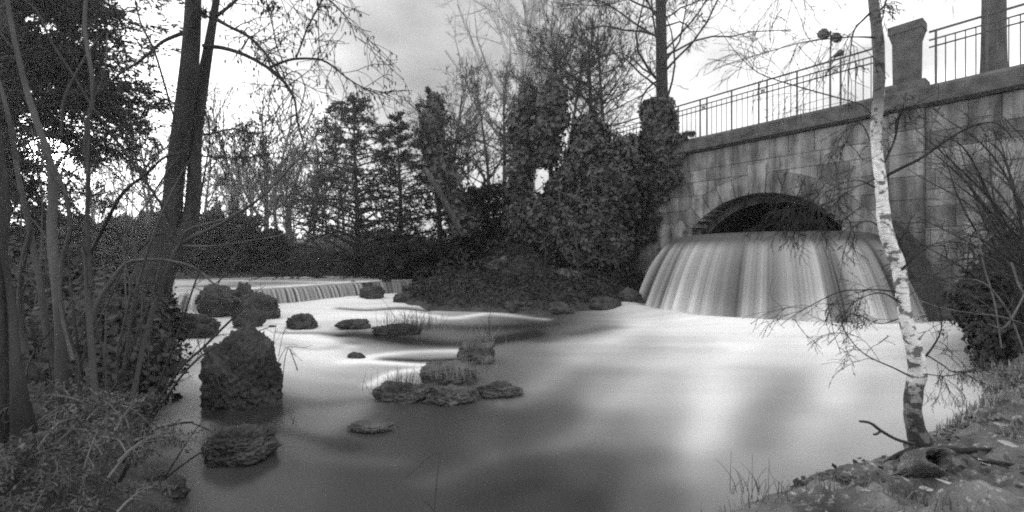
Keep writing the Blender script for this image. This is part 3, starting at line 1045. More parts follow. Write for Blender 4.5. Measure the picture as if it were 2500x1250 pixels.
# lamp mast rising behind the railing
lm = tag(empty("lamp_mast", wl(-0.78, 0.3, 4.4), WALL_RZ), "thin mast above the railing carrying two round lamps and a small spotlight", "lamp mast")
MB().cyl((0, 0, 0), (0, 0, 2.02), 0.014, 8).build("pole", M["iron"], lm)
for (dx, dz, rr2, nm) in ((-0.13, 1.98, 0.115, "lamp_head"), (0.12, 1.80, 0.10, "lamp_head")):
    m_ = MB(); m_.cyl((dx, -0.09, dz), (dx, 0.09, dz), rr2, 8, rr2 * 0.9); m_.build(nm, M["iron"], lm)
    MB().cyl((0, 0, dz - 0.03), (dx, 0, dz - 0.02), 0.012, 6).build("bracket", M["iron"], lm)
m_ = MB(); m_.cyl((0.08, -0.04, 1.38), (0.2, 0.05, 1.46), 0.035, 8, 0.085); m_.build("spotlight", M["iron"], lm)
MB().cyl((0, 0, 1.2), (0.1, 0, 1.40), 0.013, 6).build("bracket", M["iron"], lm)
MB().cyl((0, 0, 1.40), (0.1, 0, 1.40), 0.013, 6).build("bracket", M["iron"], lm)

# ------------------------------------------------------------------ rocks


def rock(p, sx, sy, sz, seed, label, mat="rock", sub=5, rot=0.0, rough=0.22, name="rock", sink=0.25, boxy=0.0, group=None):
    """tufa boulder: p = middle of its base on the water, sizes are full width, depth, height above water"""
    import bmesh
    bm = bmesh.new()
    bmesh.ops.create_icosphere(bm, subdivisions=sub, radius=1.0)
    off = Vector((seed * 7.3, seed * 3.1, seed * 1.7))
    for v in bm.verts:
        c = v.co.normalized()
        if boxy:
            m_ = max(abs(c.x), abs(c.y), abs(c.z))
            c = c.lerp(c / m_, boxy)
        n1 = noise.fractal(c * 1.1 + off, 1.0, 2.0, 3)
        rdg = abs(noise.fractal(Vector((c.x * 3.2, c.y * 3.2, c.z * 5.0)) + off, 0.8, 2.1, 5))
        n3 = noise.fractal(c * 13 + off, 0.7, 2.0, 3)
        v.co = c * (1 + rough * 1.3 * n1 - rough * 1.25 * rdg + 0.06 * n3 + 0.09)
    bm.normal_update()
    me = bpy.data.meshes.new(name)
    cs = np.array([tuple(v.co) for v in bm.verts]); lo = cs.min(0); hi = cs.max(0)
    for v in bm.verts:
        v.co = Vector(((v.co.x - lo[0]) / (hi[0] - lo[0]) * sx - sx / 2, (v.co.y - lo[1]) / (hi[1] - lo[1]) * sy - sy / 2, (v.co.z - lo[2]) / (hi[2] - lo[2]) * sz * 1.45 - sz * 0.45))
    bm.to_mesh(me); bm.free()
    me.polygons.foreach_set("use_smooth", np.ones(len(me.polygons), dtype=bool))
    me.materials.append(M[mat])
    o = bpy.data.objects.new(name, me)
    COL.objects.link(o)
    o.location = p; o.rotation_euler = (0, 0, rot)
    if label: tag(o, label, "rock", group)
    return o


def rockpx(x0, x1, ytop, ybase, seed, label, z=0.0, depth=1.0, **k):
    """boulder that covers x0..x1 and ytop..ybase of the photograph, standing on level z"""
    b = G((x0 + x1) / 2, ybase, z)
    wd = (x1 - x0) / F * b[1]
    b2 = b.copy(); b2 *= 1; dpt = wd * depth
    b2[1] += dpt * 0.45; b2[0] *= b2[1] / b[1]
    hgt = CH + (625 - ytop) / F * b2[1] - z
    wd = (x1 - x0) / F * b2[1]
    return rock(b2, wd * 1.02, dpt, hgt, seed, label, **k)


rockpx(508, 672, 792, 1005, 1, "tall dark boulder standing alone in the water, taller than wide", depth=0.9, sub=6, boxy=0.35, rough=0.15)
rockpx(510, 684, 1034, 1140, 2, "low dark boulder in the water in front of the tall one", depth=0.9, sub=6)
rockpx(365, 535, 758, 830, 3, "flat dark rock reaching from the left bank below the small fall", depth=0.6)
rockpx(480, 610, 692, 775, 4, "broad boulder at the right edge of the small left fall", depth=0.8)
rockpx(566, 618, 686, 760, 5, "pointed boulder rising above its neighbours on the weir", depth=0.9)
rockpx(585, 680, 712, 782, 6, "sloping boulder whose right side falls to the white water", depth=0.8)
rockpx(572, 642, 752, 803, 7, "small dark rock just behind the tall boulder", depth=0.9, sub=4)
rockpx(655, 712, 697, 733, 8, "rounded rock in the weir left of the long fall", depth=0.8, sub=4)
rockpx(636, 664, 710, 728, 9, "smallest wet rock on the weir sill", depth=0.9, sub=4)
rockpx(640, 655, 699, 710, 10, "tiny rock wet with foam on the weir lip", z=0.25, sub=3)
rockpx(848, 878, 684, 722, 11, "dark rock that parts the two right falls of the weir", depth=0.9, sub=4)
rockpx(876, 940, 697, 731, 12, "dark rock under the rightmost thin fall of the weir", depth=0.9, sub=4)
rockpx(697, 775, 764, 804, 13, "round boulder alone in the white water below the weir", depth=0.9)
rockpx(825, 905, 778, 804, 14, "low flat rock left of the grassy islet", depth=0.7, sub=4)
rockpx(655, 672, 793, 800, 15, "sliver of rock barely out of the water beside the round boulder", sub=3)
rockpx(905, 1030, 788, 822, 16, "flat islet of rock overgrown with dry grass", depth=0.55)
rockpx(842, 898, 860, 876, 17, "thin wet rock slanting out of the white water", depth=0.5, rot=-0.5, sub=4)
rockpx(1113, 1210, 834, 892, 18, "upright mist-paled stone of the ruined groyne, farthest out", mat="rock_pale", boxy=0.85, depth=0.8)
rockpx(1030, 1170, 886, 942, 19, "squared mist-paled stone in the middle of the groyne", mat="rock_pale", boxy=0.8, depth=0.7)
rockpx(912, 1060, 930, 985, 20, "low mist-paled rock overgrown with dead stems beside the dark channel", mat="rock_pale", depth=0.6, rough=0.3)
rockpx(1150, 1280, 925, 975, 21, "broad mist-paled shelf of rock just breaking the water", mat="rock_pale", depth=0.45, rough=0.5)
rockpx(850, 970, 1030, 1060, 22, "flat mist-paled rock awash in front of the groyne", mat="rock_pale", depth=0.6, rough=0.3)
rockpx(1030, 1170, 940, 992, 25, "rough mist-paled rock between the stem-grown one and the shelf of the groyne", mat="rock_pale", depth=0.6, rough=0.4)
rockpx(330, 455, 1160, 1245, 23, "dark rock at the water's edge under the brambles", depth=0.8)
rockpx(1010, 1100, 700, 730, 24, "pale pointed rock on the far shore right of the weir", mat="rock_pale", depth=0.7, sub=4)
k = 0
for (x0, x1, yt, yb) in ((1110, 1190, 722, 752), (1215, 1330, 728, 766), (1320, 1400, 735, 768), (1420, 1520, 722, 758), (960, 1030, 712, 740), (1180, 1240, 700, 745), (1500, 1570, 700, 748), (1050, 1130, 735, 756)):
    k += 1
    rockpx(x0, x1, yt, yb, 30 + k, ["low dark rock on the middle shore beside the standing weed stalk", "wide dark rock where the middle shore juts farthest out",
           "dark rock below the ivy's left half at the waterline", "rock tucked under the ivy near the cascade", "dark rock at the foot of the weir's right end",
           "dark rock set back in the middle shore above the jutting one", "dark rock against the left foot of the cascade", "flat rock in the shallows right of the weir"][k - 1], depth=0.8, sub=4)
rockpx(2230, 2330, 700, 790, 41, "dark rock at the wall's foot right of the cascade", depth=0.7)
rockpx(2320, 2430, 705, 800, 42, "dark rock at the wall's foot under the twiggy shrub", depth=0.7)

# ------------------------------------------------------------------ plants: shared builders


def twigs_of(P, Rr, levels, tropism=(0, 0, 0), minr=0.0015):
    """levels: list of (count, length, angle, curve)"""
    gs = []
    cp, crr = P, Rr
    for (c, ln, an, cv) in levels:
        cp, crr = grow(cp, crr, c, ln, an, cv, tropism, n=5, rratio=0.5, minr=minr)
        gs.append((cp, crr))
    return gs


def stackup(lines, n=14):
    """resample hand-laid limbs to a common count so that they can all bear shoots"""
    PP = []; RR = []
    for P, r in lines:
        s = np.linspace(0, 1, len(P)); t = np.linspace(0, 1, n)
        PP.append(np.stack([np.interp(t, s, P[:, k]) for k in range(3)], 1)); RR.append(np.interp(t, s, r))
    return np.array(PP), np.array(RR)


def bare_tree(base, h, r0, label, seed=0, spread=0.9, lean=(0, 0), nl=14, mat="bark_far", group=None, limb0=0.25, lv=3, up=0.12, name="bare_tree", minr=0.006, taper=0.25, limblen=0.42, rr=0.42, wobble=1.0, crv=0.18):
    base = np.array(base, float)
    t = tag(empty(name, tuple(base)), label, "tree", group)
    n = 12
    s = np.linspace(0, 1, n)
    w = rs.randn(2) * 0.03 * h * wobble
    P = np.stack([lean[0] * h * s + w[0] * np.sin(s * 4), lean[1] * h * s + w[1] * np.sin(s * 4.5), h * s - 0.15], 1)
    Rr = r0 * (1 - (1 - taper) * s) * (1 + 0.5 * np.exp(-s * 18))
    tubes([(P, Rr)], "trunk", M[mat], t, sides=8)
    L1, R1 = grow(P[None], Rr[None], nl, limblen, spread, crv, (0, 0, up), n=8, rratio=rr, s0=limb0, minr=minr * 2)
    # leaders carry the trunk on
    L0, R0 = grow(P[None], Rr[None], 3, 0.45, 0.3, 0.12, (0, 0, 0.1), n=8, rratio=0.8, s0=0.85, s1=0.98, minr=minr * 2)
    L1 = np.concatenate([L1, L0]); R1 = np.concatenate([R1, R0])
    gs = [(L1, R1)]
    cp, cr_ = L1, R1
    for c, ln, an in ((5, 0.5, 0.75), (4, 0.5, 0.7), (4, 0.6, 0.7))[:lv]:
        cp, cr_ = grow(cp, cr_, c, ln, an, 0.25, (0, 0, up * 0.6), n=4, rratio=0.5, minr=minr)
        gs.append((cp, cr_))
    tubes(gs, "crown", M[mat], t, sides=5)
    return t


def evergreen(base, h, width, label, seed, mat="foliage_dark", dens=1.0, droop=-0.07, leaf=0.10, cat="conifer", name="conifer", start=0.05, shape=1.0, nb=60, lean=(0, 0), group=None):
    base = np.array(base, float)
    t = tag(empty(name, tuple(base)), label, cat, group)
    n = 10; s = np.linspace(0, 1, n)
    P = np.stack([lean[0] * h * s + 0.01 * h * np.sin(s * 5), lean[1] * h * s, h * s - 0.1], 1)
    Rr = np.maximum(0.02 * h * (1 - s), 0.01)
    tubes([(P, Rr)], "trunk", M["bark_dark"], t, sides=7)
    # boughs
    K = nb
    sb = start + (1 - start) * (np.arange(K) + rs.rand(K)) / K
    az = np.arange(K) * 2.4 + rs.rand(K)
    ln = width * 0.5 * (1 - sb) ** shape * (0.4 + 0.95 * rs.rand(K)) + 0.12 * width * 0.5
    st = np.stack([np.interp(sb, s, P[:, k]) for k in range(3)], 1)
    d = np.stack([np.cos(az), np.sin(az), 0.05 + 0.55 * rs.rand(K)], 1)
    m = 7
    B = np.zeros((K, m, 3)); B[:, 0] = st
    for j in range(1, m):
        d = d + np.array((0, 0, droop)) + rs.randn(K, 3) * 0.05
        d /= np.linalg.norm(d, axis=1, keepdims=True)
        B[:, j] = B[:, j - 1] + d * (ln / (m - 1))[:, None]
    BR = 0.012 * (ln[:, None] + .3) * np.linspace(1, 0.2, m)[None]
    S1, SR1 = grow(B, BR, 9, 0.36, 0.9, 0.15, (0, 0, droop * 0.8), n=5, rratio=0.5, s0=0.15, minr=0.004)
    tubes([(B, BR), (S1, SR1)], "boughs", M["bark_dark"], t, sides=4)
    # needles in sprays round the side shoots
    K2 = int(26 * dens)
    u = rs.rand(len(S1), K2)
    f = u * 4; i = np.minimum(f.astype(int), 3); w = (f - i)[..., None]
    ar = np.arange(len(S1))[:, None]
    pts = S1[ar, i] * (1 - w) + S1[ar, i + 1] * w
    dd = (S1[:, -1] - S1[:, 0])[:, None, :] * np.ones((1, K2, 1))
    dd /= np.linalg.norm(dd, axis=2, keepdims=True) + 1e-9
    pts = pts + rs.randn(*pts.shape) * leaf * np.array((0.7, 0.7, 0.45))
    u2 = rs.rand(len(B), K2 * 2); f = u2 * 6; i = np.minimum(f.astype(int), 5); w = (f - i)[..., None]; ar = np.arange(len(B))[:, None]
    p2 = B[ar, i] * (1 - w) + B[ar, i + 1] * w + rs.randn(len(B), K2 * 2, 3) * leaf * 0.5
    d2_ = (B[:, -1] - B[:, 0])[:, None, :] * np.ones((1, K2 * 2, 1)); d2_ /= np.linalg.norm(d2_, axis=2, keepdims=True)
    pa = np.concatenate([pts.reshape(-1, 3), p2.reshape(-1, 3)]); da = np.concatenate([dd.reshape(-1, 3), d2_.reshape(-1, 3)])
    quads(pa, leaf, M[mat], "crown", t, flat=0.2, aspect=0.32, D=da)
    return t


def shell_points(K, centers, radii, noise_amp=0.18):
    """points on lumpy ellipsoids, with the normals; points inside another ellipsoid are dropped"""
    out_p = []; out_n = []
    tot = sum((r[0] * r[1] * r[2]) ** (2 / 3) for r in radii)
    for c, r in zip(centers, radii):
        k = int(K * (r[0] * r[1] * r[2]) ** (2 / 3) / tot)
        n = rs.randn(k, 3); n /= np.linalg.norm(n, axis=1, keepdims=True)
        f = 1 + noise_amp * fnoise(n[:, 0] * 3 + n[:, 2] * 2 + c[0], n[:, 1] * 3 - n[:, 2] + c[1], 1.7, 77) + 0.08 * rs.randn(k)
        p = np.array(c) + n * np.array(r) * f[:, None]
        ok = np.ones(k, bool)
        for c2, r2 in zip(centers, radii):
            if c2 is c: continue
            ok &= (((p - np.array(c2)) / (np.array(r2) * 0.8)) ** 2).sum(1) > 1
        out_p.append(p[ok]); out_n.append(n[ok])
    return np.concatenate(out_p), np.concatenate(out_n)


def leaves_facing(P, Nn, size, mat, name, parent=None):
    K = len(P)
    n = Nn + rs.randn(K, 3) * 0.5 + np.array((0, 0, 0.2)); n /= np.linalg.norm(n, axis=1, keepdims=True)
    a = np.cross(n, rs.randn(K, 3)); a /= np.linalg.norm(a, axis=1, keepdims=True)
    b = np.cross(n, a)
    sz = (size * (0.4 + 1.2 * rs.rand(K) ** 1.5))[:, None]
    V = np.stack([P - a * sz, P - a * sz * 0.2 + b * sz * 0.75, P + a * sz + n * sz * -0.3, P - a * sz * 0.2 - b * sz * 0.75], 1).reshape(-1, 3)
    return mesh_np(name, V, np.arange(4 * K).reshape(K, 4), mat, parent)


def shade_core(centers, radii, name, mat, parent, k=0.8):  # dark lumps added inside the leaves to block light
    mb_v = []; mb_f = []
    import bmesh
    bm = bmesh.new()
    for c, r in zip(centers, radii):
        res = bmesh.ops.create_icosphere(bm, subdivisions=3, radius=1.0)
        for v in res["verts"]:
            n1 = 1 + 0.16 * noise.noise(v.co * 2 + Vector(tuple(c)))
            v.co = Vector((c[0] + v.co.x * r[0] * k * n1, c[1] + v.co.y * r[1] * k * n1, c[2] + v.co.z * r[2] * k * n1))
    me = bpy.data.meshes.new(name); bm.to_mesh(me); bm.free(); me.materials.append(mat)
    o = bpy.data.objects.new(name, me); COL.objects.link(o)
    if parent is not None: o.parent = parent
    return o


# ------------------------------------------------------------------ ivy over the left end of the bridge
iv = tag(empty("ivy", tuple(wl(-6.2, -0.3, 0.6))), "dense dark ivy hanging over the left end of the bridge down to the shore", "ivy")
ivc = [P3(1430, 580, 13.4), P3(1500, 440, 13.8), P3(1430, 430, 14.6), P3(1330, 550, 14.8), P3(1545, 400, 14.1), P3(1440, 340, 15.0), P3(1500, 610, 13.1), P3(1280, 540, 15.6), P3(1380, 470, 15.0), P3(1470, 530, 13.4)]
ivr = [(0.95, 0.7, 1.2), (1.1, 0.8, 1.3), (0.8, 0.8, 1.2), (0.9, 0.8, 0.9), (0.65, 0.5, 0.9), (0.6, 0.6, 0.75), (0.55, 0.4, 0.7), (0.5, 0.6, 0.8), (0.6, 0.6, 0.8), (0.8, 0.6, 0.9)]
shade_core(ivc, ivr, "stems", M["foliage_dark"], None, 0.86)  # added dark filler that stops light behind the ivy, not real stems
bpy.context.view_layer.update()


def reparent_local(o, par):
    """keep the world place of a mesh whose vertices are world coordinates"""
    o.parent = par
    o.location = -Vector(par.location)


st_ = bpy.data.objects["stems"]
reparent_local(st_, iv)
pv, pn = shell_points(42000, ivc, ivr, 0.2)
# sheet of ivy on the face of the wall, its right edge ragged
K = 16000
xx = rs.uniform(-7.2, -3.75, K); zz = rs.uniform(0.2, 4.75, K)
edge = -4.15 - 0.50 * np.clip(4.3 - zz, 0, 9) * (1.0 + 0.12 * np.clip(2.5 - zz, 0, 2)) + 0.22 * np.sin(zz * 4.1) + 0.14 * np.sin(zz * 11 + 1) + 0.1 * rs.randn(K)
ok = xx < edge
yy = -0.06 - 0.12 * rs.rand(K) - 0.18 * np.clip(edge - xx, 0, 1)
pw_ = np.array([wl(a, b, c) for a, b, c in zip(xx[ok], yy[ok], zz[ok])])
pv = np.concatenate([pv, pw_]); pn = np.concatenate([pn, np.tile(np.array((-UY[0], -UY[1], 0.1)), (len(pw_), 1))])
lv_ = leaves_facing(pv, pn, 0.07, M["ivy"], "leaves")
lv_["kind"] = "stuff"
reparent_local(lv_, iv)
# ivy on the pier
ip = tag(empty("ivy", tuple(wl(-5.25, 0.14, 4.5))), "column of ivy wrapped round the pier at the railing's left end", "ivy")
K = 5200
th = rs.rand(K) * 6.283; zz = rs.uniform(-0.35, 1.42, K)
rad = 0.40 + 0.10 * np.clip(0.9 - zz, 0, 1) + 0.12 * rs.rand(K) + 0.07 * np.sin(th * 3 + zz * 4)
pp = np.stack([rad * np.cos(th), rad * np.sin(th), zz], 1)
# flat mop on top
K2 = 900
a2 = rs.rand(K2) * 6.283; r2 = 0.42 * np.sqrt(rs.rand(K2))
pp = np.concatenate([pp, np.stack([r2 * np.cos(a2), r2 * np.sin(a2), 1.42 + 0.1 * rs.rand(K2)], 1)])
nn_ = np.concatenate([np.stack([np.cos(th), np.sin(th), 0 * th], 1), np.tile((0, 0, 1.0), (K2, 1))])
o = leaves_facing(pp, nn_, 0.06, M["ivy"], "leaves", ip); o["kind"] = "stuff"

for k in range(16):
    px_ = rs.uniform(990, 1420); Yk = rs.uniform(11.5, 16)
    x_ = (px_ - 1250) / F * Yk
    if float(sdist(np.array([x_]), np.array([Yk]), WATER)[0]) < 0.3: continue
    zz_ = float(height(np.array([[x_]]), np.array([[Yk]]))[0, 0])
    w_ = rs.uniform(0.3, 0.8)
    rock((x_, Yk, zz_ - 0.02), w_, w_ * 0.8, w_ * rs.uniform(0.25, 0.55), 60 + k, "small mossy stone on the slope of the middle shore", mat="rock_pale" if k % 3 else "rock", sub=4, rot=rs.rand() * 6, name="mossy_stone", group="mossy stones on the slope")

# thin dead vines trailing over the ivy
vin = []
for pts in ([(1360, 465, 4), (1430, 500, 3), (1500, 560, 3), (1545, 590, 1.5)], [(1365, 470, 4), (1370, 510, 3), (1400, 560, 3), (1412, 640, 2)],
            [(1340, 440, 3), (1300, 470, 3), (1260, 450, 2)], [(1413, 650, 2.5), (1450, 630, 2.5), (1500, 640, 1.5)], [(1413, 660, 2.5), (1390, 600, 2), (1370, 560, 1.2)],
            [(1330, 590, 3), (1331, 640, 2.5), (1325, 680, 2)], [(1290, 570, 2), (1320, 592, 2), (1345, 560, 2)], [(1350, 550, 3), (1380, 600, 2), (1440, 650, 1.5)],
            [(1440, 420, 2), (1450, 480, 2), (1470, 540, 1)]):
    vin.append(trace(pts, 12.3, n=14))
PP, RR = stackup(vin)
vn = tag(empty("dead_vines", tuple(P3(1412, 690, 12.3))), "leafless pale vines trailing across the dark ivy", "vine")
o = tubes([(PP, RR)] + twigs_of(PP, RR, [(3, 0.35, 0.7, 0.3)], (0, 0, -0.02), 0.004), "stems", M["bark_mid"])
reparent_local(o, vn)

# ------------------------------------------------------------------ middle distance trees
def gz(x, y):
    return float(height(np.array([[x]], float), np.array([[y]], float))[0, 0])


def onground(px, Y):
    x = (px - 1250) / F * Y
    return (x, Y, gz(x, Y) - 0.05)


evergreen(onground(868, 18.3), 7.8, 8.6, "tall broad dark conifer beyond the weir with drooping tiers", 1, nb=130, dens=0.55, leaf=0.07, shape=0.75, start=0.02)
evergreen(onground(975, 19.8), 6.9, 6.0, "narrower dark conifer close right of the broad one", 2, nb=80, dens=0.5, leaf=0.07, shape=1.0)
evergreen(onground(1075, 18.0), 7.3, 4.2, "ragged yew leaning left of the ivy-clad trunk", 3, mat="foliage_dark", nb=34, dens=0.6, leaf=0.07, shape=0.55, start=0.3, droop=0.02, lean=(-0.05, 0), cat="yew", name="yew_tree")
evergreen(onground(1010, 16.5), 2.6, 3.4, "low dark yew under the conifers at the end of the weir", 13, nb=60, dens=1.0, leaf=0.09, shape=0.3, cat="yew", name="yew_tree")
evergreen(onground(1180, 19), 2.6, 4.6, "dark spreading shrub on the slope behind the benches", 14, nb=60, dens=1.0, leaf=0.09, shape=0.3, cat="shrub", name="evergreen_shrub")
evergreen(onground(560, 18.6), 2.2, 3.6, "broad dark evergreen bush on the far bank", 4, mat="foliage_dark", nb=80, dens=1.2, leaf=0.09, shape=0.25, cat="bush", name="evergreen_bush", start=0.0)
evergreen(onground(668, 18.4), 1.75, 1.5, "small dark pointed bush beside the broad one on the far bank", 5, nb=50, dens=1.0, leaf=0.08, shape=0.5, cat="bush", name="evergreen_bush", start=0.0)
evergreen(onground(430, 24), 2.6, 5.5, "dark evergreen bush behind the fork of the twin trunks", 6, nb=70, dens=1.0, leaf=0.12, shape=0.3, cat="bush", name="evergreen_bush", start=0.0)
evergreen(onground(250, 19), 2.0, 6.0, "wide dark evergreen bush seen through the left stems", 7, nb=80, dens=1.0, leaf=0.12, shape=0.3, cat="bush", name="evergreen_bush", start=0.0)
evergreen(onground(60, 15), 2.4, 6.0, "dark evergreen bush at the photo's left edge behind the stems", 8, nb=80, dens=1.0, leaf=0.12, shape=0.3, cat="bush", name="evergreen_bush", start=0.0)

# bare trees behind
bare_tree(onground(645, 25), 8.6, 0.17, "tall slim bare tree standing upright left of the conifers", nl=22, spread=0.95, limb0=0.12, minr=0.009)
bare_tree(onground(735, 23), 6.3, 0.12, "bare tree with a bent stem just left of the broad conifer", nl=16, spread=0.8, limb0=0.3, lean=(-0.04, 0), minr=0.009)
bare_tree(onground(700, 27), 6.5, 0.11, "slender bare tree between the tall slim one and the bent one", nl=16, spread=0.8, limb0=0.2, minr=0.009)
bare_tree(onground(508, 25), 6.0, 0.13, "bare tree right behind the second trunk of the twin tree", nl=20, spread=0.8, limb0=0.2, minr=0.009)
bare_tree(onground(1110, 21), 8.0, 0.15, "arching bare tree swept leftwards behind the yew", nl=26, spread=1.0, limb0=0.25, lean=(0.02, 0), minr=0.009, mat="bark_far")
bare_tree(onground(1180, 20), 6.6, 0.12, "bushy bare tree between the yew and the ivy-clad trunk", nl=24, spread=1.1, limb0=0.1, minr=0.008, limblen=0.5)
bare_tree(onground(1296, 30), 22, 0.78, "very tall pale grey bare tree fading into the sky", nl=36, spread=0.75, limb0=0.18, mat="bark_faded", minr=0.010, limblen=0.36)
bare_tree(onground(1622, 18.5), 16, 0.29, "tall dark bare tree rising behind the ivy-wrapped pier", nl=60, spread=1.1, limb0=0.2, mat="bark_dark", minr=0.0075, limblen=0.34, up=0.03, taper=0.5, rr=0.2, crv=0.34, wobble=0.15, lean=(-0.015, 0))
bare_tree(tuple(wl(1.55, 2.5, 4.4)), 8, 0.21, "grey bare tree behind the right railing", nl=20, spread=1.0, limb0=0.25, mat="bark_mid", minr=0.005, limblen=0.3, taper=0.7, wobble=0.1)
bare_tree(onground(1420, 19.5), 7.6, 0.16, "spreading bare tree growing out of the ivy mass", nl=34, spread=1.15, limb0=0.35, lean=(0.06, 0), minr=0.007, limblen=0.55, mat="bark_dark")
bare_tree(onground(1370, 24), 9.5, 0.17, "leaning bare tree behind the ivy mass, left of the spreading one", nl=30, spread=1.0, limb0=0.25, lean=(0.10, 0), minr=0.008, limblen=0.45, mat="bark_far")

bare_tree(onground(1345, 17.5), 6.0, 0.11, "low dark tangle of bare boughs over the ivy mass, left half", nl=20, spread=1.2, limb0=0.45, lean=(0.02, 0), minr=0.008, limblen=0.5, mat="bark_dark", lv=2)
bare_tree(onground(1480, 17.0), 5.6, 0.12, "dark tangle of bare boughs over the ivy mass beside the pier", nl=20, spread=1.2, limb0=0.45, lean=(-0.05, 0), minr=0.008, limblen=0.5, mat="bark_dark", lv=2)
bare_tree(onground(1230, 21), 7.2, 0.13, "wispy bare tree filling the gap left of the upright ivy-clad trunk", nl=18, spread=1.1, limb0=0.1, minr=0.008, limblen=0.5)

# ivy-clad leaning trunks of the middle
def clad(tr, Y, w, label, seed, mat="ivy", top=None):
    P, Rr = trace(tr, Y, n=16)
    t = tag(empty("ivy_clad_tree", tuple(P[0])), label, "tree")
    o = tubes([(P, Rr * 0.55)], "trunk", M["bark_mid"]); reparent_local(o, t)
    K = int(5200 * w)
    s = rs.rand(K) * 15; i = np.minimum(s.astype(int), 14); f = (s - i)[:, None]
    c = P[i] * (1 - f) + P[i + 1] * f
    rad = (Rr[i] * (1 - f[:, 0]) + Rr[i + 1] * f[:, 0])
    a = rs.rand(K) * 6.283
    rad = rad * (0.45 + 0.75 * rs.rand(K) + 0.9 * rs.rand(K) ** 6) * (1 + 0.45 * np.sin(s * 1.9 + a) * np.cos(s * 0.83 + 2 * a))
    pts = c + np.stack([np.cos(a) * rad, np.sin(a) * rad, 0.1 * rs.randn(K)], 1)
    o = leaves_facing(pts, np.stack([np.cos(a), np.sin(a), 0 * a], 1), 0.09, M[mat], "crown"); o["kind"] = "stuff"; reparent_local(o, t)
    PP, RR = stackup([(P, Rr * 0.4)])
    g1 = grow(PP, RR, 34, 0.22, 1.1, 0.25, (0, 0, 0.05), n=6, rratio=0.25, s0=0.25, minr=0.012)
    g2 = grow(g1[0], g1[1], 6, 0.6, 0.7, 0.3, (0, 0, 0.04), n=4, minr=0.008)
    o = tubes([g1, g2], "branches", M["bark_dark"]); reparent_local(o, t)
    return t


clad([(1135, 575, 50), (1115, 510, 60), (1085, 440, 55), (1065, 370, 50), (1055, 300, 40), (1060, 240, 22)], 17.0, 1.6, "thick ivy-clad trunk leaning left above the pale slanting log", 1)
clad([(1262, 560, 70), (1268, 480, 55), (1275, 410, 45), (1272, 330, 48), (1285, 270, 40), (1292, 215, 18)], 17.0, 1.6, "upright ivy-clad trunk left of the ivy mass", 2)
clad([(1330, 400, 40), (1335, 330, 60), (1350, 270, 60), (1350, 190, 20)], 16.5, 1.4, "ragged ivy-topped stump at the upper left of the ivy mass", 3)
clad([(525, 590, 12), (528, 540, 16), (530, 500, 10)], 24, 0.25, "short ivy-clad trunk on the far bank, left one of a pair", 4)
clad([(570, 590, 14), (571, 530, 18), (572, 480, 12)], 24, 0.3, "short ivy-clad trunk on the far bank, right and taller one of a pair", 5)
P, Rr = trace([(1122, 560, 15), (1090, 500, 15), (1050, 430, 14), (1035, 410, 9)], 15.8)
tag(tubes([(P, Rr)], "fallen_log", M["bark_mid"]), "bare grey log slanting up in front of the conifers", "log")

# thicket of thin trees along the far bank: a few shapes, copied with their parts
protos = []
for k in range(4):
    protos.append(bare_tree((0, 0, 0), 5.5 + k * 0.8, 0.07 + 0.012 * k, "thin bare tree in the thicket along the far bank", nl=14, spread=0.7, limb0=0.25, lv=2, minr=0.012, group="thin trees of the far thicket", name="thicket_tree"))
spots = [(250, 30), (285, 27), (330, 33), (365, 26), (395, 34), (455, 30), (530, 33), (555, 27), (590, 30), (612, 24.5), (625, 34), (668, 31), (690, 22.5), (718, 35), (750, 28), (765, 33), (785, 26), (790, 38), (820, 36), (200, 22), (150, 26), (140, 19), (95, 24), (40, 28), (650, 38), (580, 38), (480, 38), (840, 30), (345, 20), (290, 38), (230, 40), (705, 24), (760, 24)]
for i, (px, Y) in enumerate(spots):
    o = protos[i] if i < 4 else copy_tree(protos[i % 4])
    p = onground(px, Y)
    o.location = p
    o.rotation_euler = (rs.randn() * 0.04, rs.randn() * 0.04, rs.rand() * 6)
    sc = 0.75 + 0.5 * rs.rand()
    o.scale = (sc, sc, sc)

# undergrowth of the far bank and low wood on the skyline: uncountable
K = 60000
x_ = rs.uniform(-75, 30, K); y_ = rs.uniform(38, 62, K)
z_ = rs.rand(K) ** 1.3 * (2.6 + 0.9 * fnoise(x_, y_ * 0.2, 0.35, 55))
tag(quads(np.stack([x_, y_, 0.6 + z_], 1), 0.28, M["foliage_mid"], "woodland", aspect=0.35), "far low woodland closing the view behind the stream", "woodland", kind="stuff")
K = 50000
x_ = rs.uniform(-28, 2, K); y_ = rs.uniform(14.5, 30, K)
d_ = sdist(x_, y_, WATER); ok = (d_ > 0.15)
x_, y_ = x_[ok], y_[ok]
z_ = height(x_, y_) + rs.rand(len(x_)) ** 2 * 0.7
tag(quads(np.stack([x_, y_, z_], 1), 0.10, M["foliage_mid"], "undergrowth", aspect=0.3), "dark low undergrowth on the far bank", "undergrowth", kind="stuff")
# litter and weeds over the slope of the middle shore
K = 60000
x_ = rs.uniform(-4, 5.2, K); y_ = rs.uniform(9.3, 20, K)
d_ = sdist(x_, y_, WATER); lx_, ly_ = to_local(x_, y_)
ok = (d_ > 0.1) & ~((lx_ > -7.2) & (ly_ > -0.05)) & (fnoise(x_, y_, 1.3, 61) > -0.9)
x_, y_ = x_[ok], y_[ok]
z_ = height(x_, y_) + rs.rand(len(x_)) ** 2 * 0.28
tag(quads(np.stack([x_, y_, z_], 1), 0.05, material("litter", 0.01, 0.055, scale=1.2, bump=0), "ground_cover", aspect=0.4, flat=0.4), "weeds and leaf litter on the slope of the middle shore", "ground cover", kind="stuff")

